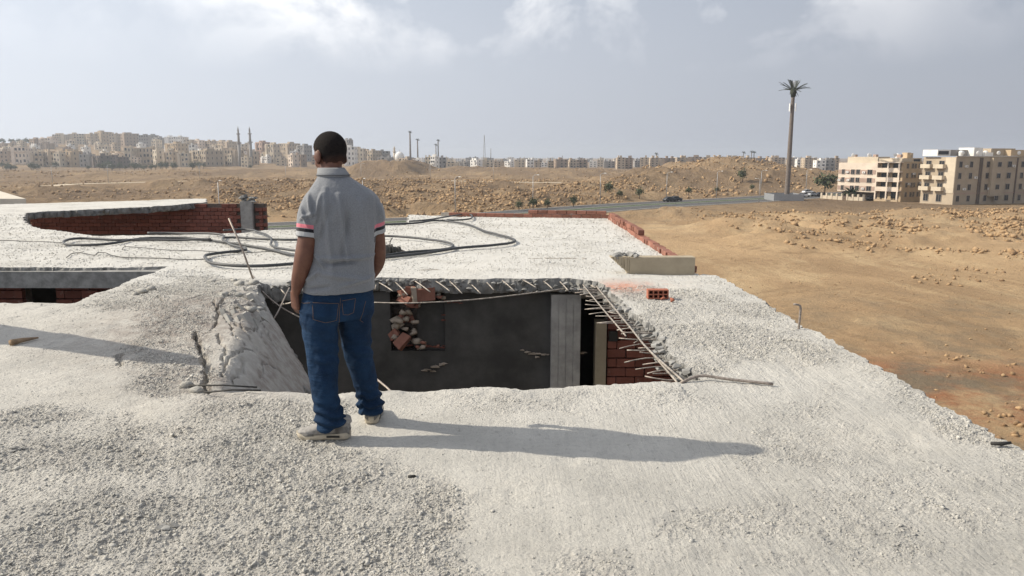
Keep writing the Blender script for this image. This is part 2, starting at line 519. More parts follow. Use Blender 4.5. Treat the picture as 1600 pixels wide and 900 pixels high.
CRACKS += [[(345, 590), (360, 560), (372, 548), (395, 545)], [(360, 600), (378, 580), (380, 560)], [(395, 545), (412, 566), (432, 572), (448, 590)], [(412, 566), (405, 590)], [(352, 500), (362, 512), (366, 525), (384, 540)], [(372, 500), (384, 522), (396, 535), (404, 548), (420, 560)], [(398, 505), (408, 530), (418, 545)], [(408, 508), (422, 530), (436, 548), (452, 566)], [(340, 525), (352, 548), (350, 572)], [(416, 520), (430, 545)], [(385, 515), (402, 522), (424, 520)]]
CRK = [[(on_slope(*q) if q[0] > 335 else P(*q)[:2]) for q in c] for c in CRACKS]
def rough_of(x, y):
    R = .12 + .26 * sstep(9.5, 11, y) * (.4 + 1.2 * vnoise(x * 1.3, y * .8, 45)) + .35 * np.exp(-((x - 2.75) / .22) ** 2)
    wob = .22 * fbm(x * 2.3, y * 2.3, 41, 4)
    for am, soft, poly in ROUGH:
        R = np.maximum(R, am * sstep(soft, -soft, poly_sdf(x, y, poly) + wob))
    R = R * (.55 + .75 * sstep(-.4, .4, fbm(x * 3.1, y * 3.1, 43, 4)))
    return np.clip(R, 0, 1)
def H_base(x, y):
    d = (x - R0[0]) * RN[0] + (y - R0[1]) * RN[1]
    along = (x - R0[0]) * RD[0] + (y - R0[1]) * RD[1]
    d = d + (.03 * fbm(y * 1.8, x * .5 + y * .2, 19, 3)) * (x < -.5)
    inz = sstep(5.02, 5.16, y) * (1 - sstep(9.6, 9.9, y)) * (x < -.5)
    z = sag(d) * inz
    cm = P(300, 480)
    z = z + .085 * np.exp(-(((x - cm[0]) / .75) ** 2 + ((y - cm[1]) / 1.3) ** 2)) * (1 - sstep(-.1, .3, d))
    z = z + .022 * fbm(x * .8, y * .8, 3, 3) + .010 * fbm(x * 3, y * 3, 8, 3) * sstep(-.5, .3, fbm(x * .5, y * .5, 77, 2))
    ed = sstep(.25, .0, np.abs(y - 5.0)) * (x > -2) * (x < 1.2)
    z = z + .02 * ed * (.5 + fbm(x * 5, y * 5, 71, 3))
    # lumps and dents, a few cm, and the marks the trowel and rake left
    z = z + .006 * fbm(x * 6 + y * 2, y * 9, 21, 3) * sstep(0, .6, fbm(x * .9, y * .9, 90, 2) + .3)
    return z
def H(x, y, detail=True):
    x = np.asarray(x, float); y = np.asarray(y, float)
    z = H_base(x, y)
    if not detail: return z
    R = rough_of(x, y)
    d = (x - R0[0]) * RN[0] + (y - R0[1]) * RN[1]
    slope = sstep(.05, .25, d) * (y > 5.1) * (y < 9.6) * (x < -.5)
    R = R * (1 - .93 * slope)
    f, c = worley(x / .030 + .8 * fbm(x * 20, y * 20, 5, 2), y / .030, 31)
    z = z + R * .009 * np.clip(1 - (f / .62) ** 2, 0, 1) * (.25 + c ** 1.5)
    f, c = worley(x / .075, y / .075 + .5 * fbm(x * 9, y * 9, 6, 2), 57)
    z = z + np.clip(R * 1.1 - .1, 0, 1) * .010 * np.clip(1 - (f / .5) ** 2, 0, 1) * np.where(c > .7, c, 0)
    z = z + (.0030 + .006 * R) * fbm(x * 26, y * 26, 15, 4, .65)
    # furrows left by a rake in the wet concrete, across the right part
    fur = np.exp(-(((x - 2.0) / .8) ** 2)) * sstep(4.0, 5.6, y) * (1 - sstep(9, 10, y)) + .35 * (1 - sstep(3.5, 4.4, y)) * (x > 0)
    w = x * .93 + y * .36
    z = z + fur * .007 * fbm(x * 16 + .4 * fbm(y * 2, x * 2, 62, 2), y * .9, 61, 3)
    # pits where pieces broke out
    f, c = worley(x / .33, y / .33, 88)
    z = z - np.where(c > .8, .009 * np.clip(1 - (f / (.12 + .16 * c)) ** 2, 0, 1), 0)
    for k, cr in enumerate(CRK):
        dd = line_dist(x + .03 * fbm(x * 14, y * 14, 100 + k, 3), y + .05 * fbm(x * 14, y * 14, 200 + k, 3), cr)
        w_ = (.020 if k == 0 else .014 if k < 7 else .011) * (.4 + 1.2 * vnoise(x * 5, y * 5, 9))
        z = z - (.085 if k == 0 else .045 if k < 7 else .034) * np.clip(1.3 - dd / w_, 0, 1)
    # slabs of crust that cracked into plates on the slope
    f, c = worley((x + .4 * y) / .22, (y - .3 * x) / .30, 64)
    pl = np.exp(-(((x - P(385, 480)[0]) / .55) ** 2 + ((y - P(370, 480)[1]) / .75) ** 2))
    z = z + pl * .045 * (c - .45)
    return z
def S_slab(x, y):
    n = .035 * fbm(x * 5, y * 5, 301, 3) + .03 * fbm(x * 19, y * 19, 305, 3)
    s = poly_sdf(x, y, OUT)
    n_far = np.where(y > 15, 2.2, 1.0)
    n_right = np.where((x > 2.2) & (y < 10.6), 1.4, 1.0)
    s = s + n * n_far * n_right
    s = np.maximum(s, -(poly_sdf(x, y, HOLE) + 1.5 * n))
    s = np.maximum(s, -(poly_sdf(x, y, HOLE2) + 1.2 * n))
    return s
def build_slab():
    k = .0030
    ny = int(math.log(32.0 / 2.0) / k)
    sy = 2.0 * np.exp(k * np.arange(ny + 1)); ys = sy - 1.5
    us = np.concatenate([np.linspace(-1.05, -.62, 60, endpoint=False), np.arange(-.62, -.41, .00245), np.arange(-.41, -.24, .0015), np.arange(-.24, .50, .00245), np.linspace(.50, 1.35, 140)])
    U, SY = np.meshgrid(us, sy); X = U * SY; Y = SY - 1.5
    h, w = X.shape
    x, y = X.ravel(), Y.ravel()
    S = np.full(x.shape, 1.0)
    cand = (x < 3.0)
    S[cand] = S_slab(x[cand], y[cand])
    S2 = S.reshape(h, w)
    cell = (S2[:-1, :-1] + S2[1:, :-1] + S2[:-1, 1:] + S2[1:, 1:]) / 4 < 0
    iy, ix = np.nonzero(cell)
    a = iy * w + ix
    quads = np.stack([a, a + 1, a + w + 1, a + w], 1)
    used = np.unique(quads); remap = np.full(h * w, -1); remap[used] = np.arange(len(used))
    quads = remap[quads]; x, y = x[used].copy(), y[used].copy()
    # boundary edges
    e = np.concatenate([quads[:, [0, 1]], quads[:, [1, 2]], quads[:, [2, 3]], quads[:, [3, 0]]])
    key = np.minimum(e[:, 0], e[:, 1]).astype(np.int64) * len(x) + np.maximum(e[:, 0], e[:, 1])
    u_, inv, cnt = np.unique(key, return_inverse=True, return_counts=True)
    be = e[cnt[inv] == 1]
    bv = np.unique(be)
    for it in range(2):                                       # snap the rim onto the outline
        s0 = S_slab(x[bv], y[bv]); ep = .004
        gx = (S_slab(x[bv] + ep, y[bv]) - s0) / ep; gy = (S_slab(x[bv], y[bv] + ep) - s0) / ep
        g = np.maximum(gx * gx + gy * gy, .25)
        lim = .02 + .0035 * (y[bv] + 1.5)
        st = np.clip(s0, -lim, lim)
        x[bv] -= st * gx / g; y[bv] -= st * gy / g
    z = H(x, y)
    R = rough_of(x, y)
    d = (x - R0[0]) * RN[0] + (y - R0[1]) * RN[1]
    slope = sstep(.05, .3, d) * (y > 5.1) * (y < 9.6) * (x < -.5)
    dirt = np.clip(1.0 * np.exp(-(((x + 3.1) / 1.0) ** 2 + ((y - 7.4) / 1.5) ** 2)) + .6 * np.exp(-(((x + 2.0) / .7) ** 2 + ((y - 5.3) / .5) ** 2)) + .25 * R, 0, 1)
    dirt = np.maximum(dirt * (1 - slope), .9 * slope)  # fallen slope darkened in colour to deepen its shade; elsewhere real dirt
    red = np.exp(-(((x - c_r[0]) / .28) ** 2 + ((y - c_r[1]) / .38) ** 2)) * 1.3
    red = np.clip(red + .6 * np.exp(-(((x - 1.75) / .5) ** 2 + ((y - 9.6) / .25) ** 2)) * vnoise(x * 9, y * 9, 4) ** 2, 0, 1)
    # ragged broken faces below the rim
    n0 = len(x); m = len(bv); loc_ = np.full(n0, -1); loc_[bv] = np.arange(m)
    ep = .01
    s0 = S_slab(x[bv], y[bv]); gx = (S_slab(x[bv] + ep, y[bv]) - s0) / ep; gy = (S_slab(x[bv], y[bv] + ep) - s0) / ep
    gl = np.sqrt(gx * gx + gy * gy) + 1e-6; gx /= gl; gy /= gl
    VX, VY, VZ = [x], [y], [z]; quads_all = [quads]; prev = bv.copy()
    for r_, dep in enumerate((.045, .10, .155, .20)):
        j = (fbm(x[bv] * 14, y[bv] * 14 + 7 * r_, 400 + r_, 3)) * .05 + (.01 if r_ < 3 else -.03)
        VX.append(x[bv] + gx * j); VY.append(y[bv] + gy * j); VZ.append(z[bv] - dep - .02 * fbm(x[bv] * 6, y[bv] * 6, 500 + r_, 2))
        cur = n0 + r_ * m + np.arange(m)
        a0, b0 = be[:, 0], be[:, 1]
        if r_ == 0: pa, pb = a0, b0
        else: pa, pb = n0 + (r_ - 1) * m + loc_[a0], n0 + (r_ - 1) * m + loc_[b0]
        ca, cb = cur[loc_[a0]], cur[loc_[b0]]
        quads_all.append(np.stack([pb, pa, ca, cb], 1))
    V = np.stack([np.concatenate(VX), np.concatenate(VY), np.concatenate(VZ)], 1)
    zpad = lambda a, v: np.concatenate([a, np.full(4 * m, v)])
    q = np.concatenate(quads_all)
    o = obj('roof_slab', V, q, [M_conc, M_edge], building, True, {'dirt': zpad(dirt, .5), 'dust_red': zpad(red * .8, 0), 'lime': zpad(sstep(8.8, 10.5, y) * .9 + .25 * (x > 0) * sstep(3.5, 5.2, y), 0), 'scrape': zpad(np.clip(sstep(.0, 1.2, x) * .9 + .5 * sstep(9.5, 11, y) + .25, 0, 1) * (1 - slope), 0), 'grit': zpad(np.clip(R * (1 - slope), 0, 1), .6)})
    mi = np.zeros(len(q), np.int32); mi[len(quads):] = 1
    o.data.polygons.foreach_set('material_index', mi)
    Rq = np.concatenate([R, np.full(4 * m, 1.0)])[q[:, 0]]; sq = np.concatenate([slope, np.full(4 * m, 1.0)])[q[:, 0]]; yq = V[q[:, 0], 1]
    o.data.polygons.foreach_set('use_smooth', ((Rq <= .3) & (yq <= 4.6)) | (sq > .3))
    return o
roof_slab = build_slab()

# loose chips and grit lying on the rough parts
def chips():
    X, Y, Z_, SZ = [], [], [], []
    # a dense layer of grit where the surface is rough, thinner elsewhere
    N = 620000
    y = 1.9 * (10.2 / 1.9) ** rng.random(N); x = rng.uniform(-.80, .80, N) * (y + .5)
    ok = x < 2.85
    x, y = x[ok], y[ok]
    R = rough_of(x, y)
    dens = np.clip((R - .22) / .7, 0, 1) ** 1.4
    keep = rng.random(len(x)) < dens * .52 + .035
    x, y, R = x[keep], y[keep], R[keep]
    s = S_slab(x, y) < -.02
    d = (x - R0[0]) * RN[0] + (y - R0[1]) * RN[1]
    s &= ~((d > .03) & (y > 5) & (y < 9.6) & (x < -.5))
    x, y, R = x[s], y[s], R[s]
    size = .0065 + .014 * rng.random(len(x)) ** 2.4 + .022 * (rng.random(len(x)) > .985)
    size = np.maximum(size * (.75 + .4 * R), .0028 * y * rng.uniform(.6, 1.15, len(x)))
    V, Fq = scatter(np.stack([x, y, H(x, y)], 1), size, .36, .6, CHIPS)
    o = obj('concrete_chips', V, Fq, M_chip)
    tag(o, 'small pale concrete chips and grit strewn over the roof', 'rubble', kind='stuff')
    print('chips', len(x))
    # specks on the far part of the roof
    N = 26000
    y = 10.2 * (21 / 10.2) ** rng.random(N); x = rng.uniform(-.75, .75, N) * y
    s = (S_slab(x, y) < -.05) & (rough_of(x, y) + rng.uniform(-.2, .2, N) > .25)
    x, y = x[s], y[s]; size = .0030 * y * rng.uniform(.5, 1.1, len(x))
    V, Fq = scatter(np.stack([x, y, H(x, y)], 1), size, .28, .6, CHIPS)
    tag(obj('concrete_chips', V, Fq, M_chip), 'pale concrete grit on the far part of the roof', 'rubble', kind='stuff')
chips()
def hz(x, y): return float(H(np.array([x]), np.array([y]))[0])

# ------------------------------------------------------------------ what is inside the holes
def brick_mesh(name, l, h, d, mat, seed):
    r = np.random.default_rng(seed)
    c = .006
    V = []
    for z in (-1, 1):
        for sx, sy in ((-1, -1), (1, -1), (1, 1), (-1, 1)):
            V.append((sx * l / 2, sy * d / 2, z * (h / 2 - c)))
    for z in (-1, 1):
        for sx, sy in ((-1, -1), (1, -1), (1, 1), (-1, 1)):
            V.append((sx * (l / 2 - c), sy * (d / 2 - c), z * h / 2))
    V = np.array(V) + r.uniform(-.003, .003, (16, 3))
    Fs = [(8, 11, 10, 9), (12, 13, 14, 15)]
    for k in range(4):
        j = (k + 1) % 4
        Fs += [(k, j, 4 + j, 4 + k), (8 + k, 8 + j, j, k), (4 + k, 4 + j, 12 + j, 12 + k)]
    return mesh_np(name, V, Fs, False, [mat])
def brick_set(l, h, d, mat, n=4): return [brick_mesh('brick', l, h, d, mat, 10 + i) for i in range(n)]
BR_L, BR_H = .25, .12
def lay_wall(parent, x0, x1, y, z0, z1, mat, depth=.12, skip=None, pitch=(.262, .134)):
    """courses of single bricks, faces towards -Y, standing proud of a mortar core"""
    full = brick_set(BR_L, BR_H, depth, mat); half = brick_set(BR_L / 2 - .006, BR_H, depth, mat)
    nrow = int((z1 - z0) / pitch[1] + .5)
    off = wloc(parent); n = 0
    for r_ in range(nrow):
        zc_ = z1 - pitch[1] * (r_ + .5)
        xx = x0 + (pitch[0] / 2 if r_ % 2 else 0)
        if r_ % 2 and (skip is None or not skip(x0 + pitch[0] / 4, zc_)):
            b = link('brick', rnd.choice(half), parent); b.location = Vector((x0 + pitch[0] / 4, y + rnd.uniform(-.006, .006), zc_)) - Vector(off); n += 1
        while xx < x1 - .05:
            c = xx + pitch[0] / 2
            ms = full
            if xx + pitch[0] > x1 + .02: ms = half; c = xx + pitch[0] / 4
            if skip is None or not skip(c, zc_):
                b = link('brick', rnd.choice(ms), parent)
                b.location = Vector((c + rnd.uniform(-.004, .004), y + rnd.uniform(-.008, .006), zc_ + rnd.uniform(-.003, .003))) - Vector(off)
                b.rotation_euler = (rnd.uniform(-.015, .015), rnd.uniform(-.012, .012), rnd.uniform(-.03, .03)); n += 1
            xx += pitch[0]
    return n

# walls of the rooms beneath, open where the photograph shows openings
YW = 10.22
def wx(px, py=520, Y=YW): return Q(px, py, Y)[0]
def wz(py, Y=YW): return Q(800, py, Y)[2]
mb = MB()
op0, op1, oz0, oz1 = wx(612), wx(696), wz(546), wz(447)
ZT, ZB = -.215, -3.2
mb.box(((-3.4 + op0) / 2, YW, (ZT + ZB) / 2), (op0 + 3.4, .15, ZT - ZB))
mb.box(((op0 + op1) / 2, YW, (oz0 + ZB) / 2), (op1 - op0, .15, oz0 - ZB))
mb.box(((op1 + wx(861)) / 2, YW, (ZT + ZB) / 2), (wx(861) - op1, .15, ZT - ZB))
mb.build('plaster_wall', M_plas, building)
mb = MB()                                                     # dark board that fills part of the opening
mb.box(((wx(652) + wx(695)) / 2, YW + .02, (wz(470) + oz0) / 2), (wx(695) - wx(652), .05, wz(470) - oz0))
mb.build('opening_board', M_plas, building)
mb = MB()
cx0, cx1 = Q(861, 520, 10.0)[0], Q(907, 520, 10.0)[0]
mb.box(((cx0 + cx1) / 2, 10.14, (ZT + ZB) / 2), (cx1 - cx0, .30, ZT - ZB - .02))
for k in range(4):                                            # marks of the shuttering boards
    mb.box((cx0 + (cx1 - cx0) * (k + .5) / 4, 9.988, (ZT + ZB) / 2 - .03), ((cx1 - cx0) / 4 - .008, .008, ZT - ZB - .08))
mb.build('column', M_col, building)
mb = MB()
jx0, jx1 = wx(929), wx(946)
mb.box(((jx0 + jx1) / 2, YW - .02, (wz(500) + ZB) / 2), (jx1 - jx0, .22, wz(500) - ZB))
mb.build('tan_jamb', M_tanp, building)
bw = empty('brick_wall', (0, 0, 0)); bw.parent = building; bw.location = Vector((jx1, YW, ZB)) - building.location
mb = MB(); mb.box(((jx1 + 2.62) / 2, YW + .07, (ZT + ZB) / 2), (2.62 - jx1, .15, ZT - ZB)).build('mortar_core', M_mort_d, bw)
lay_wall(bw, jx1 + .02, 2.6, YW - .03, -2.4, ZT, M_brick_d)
mb = MB(); mb.box((Q(958, 522, 10.1)[0], YW - .12, wz(522)), (.12, .06, .14)).build('socket_box', M_wire, building)
# lintel over the gap beside the column, then the dark room behind, outer walls and floor
mb = MB()
mb.box(((cx1 + jx1) / 2 - .02, YW + .1, -.27), (jx1 - cx1 + .3, .2, .1)).build('lintel', M_edge, building)
mb = MB()
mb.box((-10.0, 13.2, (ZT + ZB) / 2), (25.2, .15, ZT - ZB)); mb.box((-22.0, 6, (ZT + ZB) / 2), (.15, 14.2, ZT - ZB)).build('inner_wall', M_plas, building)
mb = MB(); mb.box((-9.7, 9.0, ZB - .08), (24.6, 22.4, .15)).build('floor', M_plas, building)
# outer walls, three storeys of render below the roof
ow = MB()
ow.box((2.70, 3.55, (GZ - .5 - .21) / 2), (.2, 13.3, -GZ + .29)); ow.box((2.5, 15.05, (GZ - .5 - .21) / 2), (.2, 9.4, -GZ + .29))
ow.build('outer_wall', M_tanp, building)
# far left: brick wall seen across the hole
YL = 26.6
fw = empty('brick_wall', (0, 0, 0)); fw.parent = building
xl0, xl1 = Q(48, 340, YL)[0], Q(416, 340, YL)[0]
fw.location = Vector((xl0, YL, -1.8)) - building.location
cxa, cxb = Q(379, 340, YL)[0], Q(397, 340, YL)[0]
mb = MB(); mb.box(((xl0 + xl1) / 2, YL + .09, -1.0), (xl1 - xl0 - .02, .14, 1.96)).build('mortar_core', M_mort_d, fw)
zt_l = Q(400, 318.5, YL)[2]
def skip_l(c, z): return (cxa - .1 < c < cxb + .1) or (c > Q(398, 340, YL)[0] and z > Q(400, 325, YL)[2]) or (Q(322, 340, YL)[0] < c < Q(345, 340, YL)[0] and z > zt_l - .1)
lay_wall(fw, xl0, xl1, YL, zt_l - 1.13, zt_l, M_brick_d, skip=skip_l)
mb = MB(); mb.box(((cxa + cxb) / 2, YL - .03, -.96), (cxb - cxa, .3, 2.06))
mb.build('column', M_col, building)
mb = MB()
for k in range(9):
    V, Fq = ROCKS[k % 14]; mb.add(V * rnd.uniform(.10, .2) + (rnd.uniform(cxa - .1, cxb + .15), YL - .02 + rnd.uniform(-.1, .1), .09 + rnd.uniform(-.03, .12)), Fq)
mb.build('column_head_rubble', M_edge, building)
# second hole at the left: bricks, a dark doorway, the edge beam
YH = 11.35
lw = empty('brick_wall', (0, 0, 0)); lw.parent = building
lw.location = Vector((-9, YH, -1.6)) - building.location
dx0, dx1 = Q(39, 455, YH)[0], Q(90, 455, YH)[0]
mb = MB(); mb.box(((-10.5 + dx0) / 2, YH + .09, -1.0), (dx0 + 10.5, .14, 1.5)); mb.box(((dx1 - 3.6) / 2, YH + .09, -1.0), (-3.6 - dx1, .14, 1.5)); mb.build('mortar_core', M_mort_d, lw)
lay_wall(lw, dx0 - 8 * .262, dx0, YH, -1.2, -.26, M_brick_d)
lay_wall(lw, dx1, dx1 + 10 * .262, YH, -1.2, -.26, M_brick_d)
mb = MB(); mb.box((-9.0, YH - .36, -.165), (11.2, .30, .235), jit=.01).build('edge_beam', M_edge, building)

# ------------------------------------------------------------------ low walls on the roof
# back wall, one brick thick
pb = empty('brick_parapet', (0, 0, 0)); pb.parent = building
A, B = np.array([2.62, 19.78]), P(690, 337.5)[:2]
pb.location = Vector((A[0], A[1], 0)) - building.location
L = np.linalg.norm(B - A); dr = (B - A) / L; yaw = math.atan2(dr[1], dr[0])
full = brick_set(BR_L, .095, .12, M_brick_r)
for r_ in range(2):
    for k in range(int(L / .262)):
        if r_ == 1 and k > 7: continue
        s_ = (k + .5 + (.5 if r_ else 0)) * .262
        b = link('brick', rnd.choice(full), pb)
        b.location = Vector((A[0] + dr[0] * s_, A[1] + dr[1] * s_, .052 + r_ * .105)) - Vector(wloc(pb))
        b.rotation_euler = (0, 0, yaw + rnd.uniform(-.02, .02))
mb = MB(); mb.box(((A[0] + B[0]) / 2, (A[1] + B[1]) / 2 + .02, .03), (L, .1, .13), yaw).build('mortar_core', M_mort, pb)
# right hand wall of bricks laid across the edge
pr = empty('brick_parapet', (0, 0, 0)); pr.parent = building
pr.location = Vector((2.6, 10.4, 0)) - building.location
for r_ in range(2):
    for k in range(36):
        yy = 10.62 + k * .258 + (.12 if r_ else 0)
        if yy > 19.6 or (r_ == 1 and (rnd.random() < .12 or yy < 14.5)): continue
        b = link('brick', rnd.choice(full), pr)
        b.location = Vector((2.57 + rnd.uniform(-.014, .014), yy, .04 + r_ * .10 + rnd.uniform(-.004, .006))) - Vector(wloc(pr))
        b.rotation_euler = (rnd.uniform(-.03, .03), rnd.uniform(-.03, .03), math.pi / 2 + rnd.uniform(-.10, .10))
mb = MB(); mb.box((2.575, 15.1, .03), (.10, 9.0, .09), jit=.004).build('mortar_core', M_mort, pr)
# plastered end of the wall, broken at its left end
x0, x1 = P(985, 428)[0] - .02, P(1087, 430)[0]; Yp = 10.34
mb = MB()
zt = Q(1086, 402, Yp)[2]
xa = Q(955, 404, Yp)[0]
n = 7
for k in range(n):                                            # stepped, ragged break
    t = k / n
    mb.box((xa + (x0 - xa) * (t + .5 / n) , Yp + .09, zt - (zt + .0) * (t + .5 / n) * .5 + .005), ((x0 - xa) / n - .002, .18 + .01 * (k % 2), zt * (t + .5 / n)), jit=.006)
mb.box(((x0 + x1) / 2 + .001, Yp + .09, zt / 2 - .02), (x1 - x0, .2, zt + .04))
stub = mb.build('plastered_stub_wall', M_tanp, building)
mb = MB()
for k in range(16):
    V, Fq = ROCKS[k % 14]; px = rnd.uniform(962, 998); q = Q(px, 402, Yp + .1)
    mb.add(V * rnd.uniform(.03, .085) + (q[0], Yp + rnd.uniform(0, .2), zt + rnd.uniform(.0, .05) * (1 - abs(px - 978) / 30)), Fq)
mb.build('mortar_heap', M_edge, stub)

# ------------------------------------------------------------------ reinforcement: stubs cast into the slab
def bar(pts, r, mat=M_steel, parent=building, name='rebar', n=6):
    return MB().tube(smooth_path(pts, .12), r, n).build(name, mat, parent, True)
for (a0, a1, b0, b1) in ((591, 441, 614, 455), (618, 441, 637, 461), (646, 437.5, 672, 456), (679, 438, 703, 455), (701, 438, 722, 458.5), (730, 439, 751, 458.5), (755, 436, 772, 453.5),
                         (782, 436, 804, 455), (812, 435, 837, 449), (847, 437.5, 863, 451), (872, 437.5, 888, 454), (905, 437.5, 930, 448)):
    p0 = Q(a0, a1, 10.05); p1 = Q(b0, b1, 9.62 + rnd.uniform(-.08, .08))
    bar([p0, (p0 + p1) / 2 + (0, 0, .006), p1], .0085, M_steel_l)
for px in (587, 701, 735, 758, 781, 814, 849, 877, 905):       # short vertical ties
    p0 = Q(px + 1, 445, 10.0); p1 = Q(px - 1, 453, 9.99); bar([p0, (p0 + p1) / 2, p1], .009, M_steel_l)
ys_ = np.linspace(9.65, 5.35, 36)
for k, yy in enumerate(ys_):
    i = np.argmin([abs(q[1] - yy) for q in HOLE[:11]])
    ed = np.interp(yy, [q[1] for q in HOLE[:11]], [q[0] for q in HOLE[:11]])
    ln = rnd.uniform(.20, .42)
    zz = -.075 + rnd.uniform(-.012, .012)
    bar([(ed + .08, yy, zz), (ed - ln / 2, yy + rnd.uniform(-.02, .02), zz - .004), (ed - ln, yy + rnd.uniform(-.07, .07), zz - rnd.uniform(-.015, .04))], .0054 + .001 * (k % 2), M_steel_l if rnd.random() < .6 else M_steel)
def pz(px, py, z): return P(px, py, z)
bar([pz(904, 436.5, -.06), pz(938, 478, -.07), pz(978, 525, -.085)], .009, M_steel_l)
bar([pz(930, 445, -.055), pz(985, 512, -.05), pz(1012, 545, -.05), pz(1066, 594, -.03), pz(1080, 606, -.09)], .0095, M_steel_l)
bar([pz(1018, 551, -.05), pz(1036, 572, -.055), pz(1056, 595, -.06), pz(1064, 606, -.1)], .009, M_steel_l)
bar([pz(904, 436, -.05), pz(931, 450, -.06)], .011, M_steel_l)
bar([Q(560, 472, 9.9), Q(640, 473.5, 9.7), Q(730, 469, 9.7), Q(830, 458, 9.8), Q(920, 446, 9.98)], .010, M_steel_l)
bar([Q(396, 432, 10.1), Q(412, 478, 9.3), Q(434, 520, 8.6), Q(472, 572, 8.0)], .013, M_steel)
bar([Q(404, 450, 9.6), Q(436, 478, 9.3), Q(476, 500, 9.1)], .009, M_steel); bar([Q(452, 450, 9.6), Q(434, 488, 9.0), Q(426, 500, 8.9)], .010, M_steel)
bar([Q(430, 443, 9.9), Q(448, 462, 9.6)], .012, M_steel_l); bar([Q(438, 476, 9.3), Q(452, 474, 9.2), Q(462, 470, 9.2)], .012, M_steel_l)
bar([Q(585, 590, 6.6), Q(605, 606, 6.3), Q(640, 640, 6.0)], .010, M_steel)
q0 = P(1248, 514)
bar([q0 + (0, 0, -.08), q0 + (.0, 0, .06), Q(1251, 482, q0[1]), Q(1248, 476.5, q0[1]), Q(1240, 475.5, q0[1])], .011, M_steel)
# ragged crust at the lip of the main hole: lumps of aggregate still bound to the bars
def lumps(name, pts, size, mat, seed=1):
    r = np.random.default_rng(seed); mb = MB()
    for p in pts:
        V, Fq = ROCKS[r.integers(0, 14)]; mb.add(V * size * r.uniform(.5, 1.2) * (1, 1, .8) + p, Fq)
    mb.build(name, mat, building)
pts = []
for k in range(120):
    t = rnd.random() * 9.99; i = int(t); a_, b_ = HOLE[i], HOLE[i + 1]; q = a_ + (b_ - a_) * (t - i)
    pts.append((q[0] + rnd.uniform(-.07, .03), q[1] + rnd.uniform(-.04, .04), rnd.uniform(-.17, -.01)))
for k in range(170):
    t = 10 + rnd.random() * 11; i = int(t); a_, b_ = HOLE[i], HOLE[i + 1]; q = a_ + (b_ - a_) * (t - i)
    pts.append((q[0] + rnd.uniform(-.04, .04), q[1] + rnd.uniform(-.05, .02), rnd.uniform(-.17, -.02)))
lumps('broken_lip', pts, .055, M_edge, 5); bpy.data.objects['broken_lip']['kind'] = 'stuff'
# ------------------------------------------------------------------ the land
def G(px, py): return P(px, py, GZ)
ROAD_MID = [G(*q)[:2] for q in ((120, 372), (300, 363), (420, 356), (650, 346.5), (760, 339.5), (900, 328.5), (1000, 321.5), (1100, 316), (1180, 311.5), (1300, 304.5), (1420, 301), (1620, 299))]
ROAD_MID = smooth_path(np.array([(a, b, 0) for a, b in ROAD_MID]), 4)[:, :2]
TRACK = [Q(*q, 0)[:2] if False else P(*q, -9.5)[:2] for q in ((-80, 297), (60, 292), (110, 288), (200, 285.5), (300, 283.0), (400, 281.2), (520, 281), (640, 281.5), (800, 284.5), (900, 286))]
TRACK = smooth_path(np.array([(a, b, 0) for a, b in TRACK]), 10)[:, :2]
HILL_PX = [-400, -100, 0, 90, 200, 300, 400, 500, 600, 700, 5000]
HILL_Y = [226, 224, 223, 223.5, 227, 233, 240, 246.5, 252, 256.5, 257]
def hill_top(px): return np.interp(px, HILL_PX, HILL_Y)
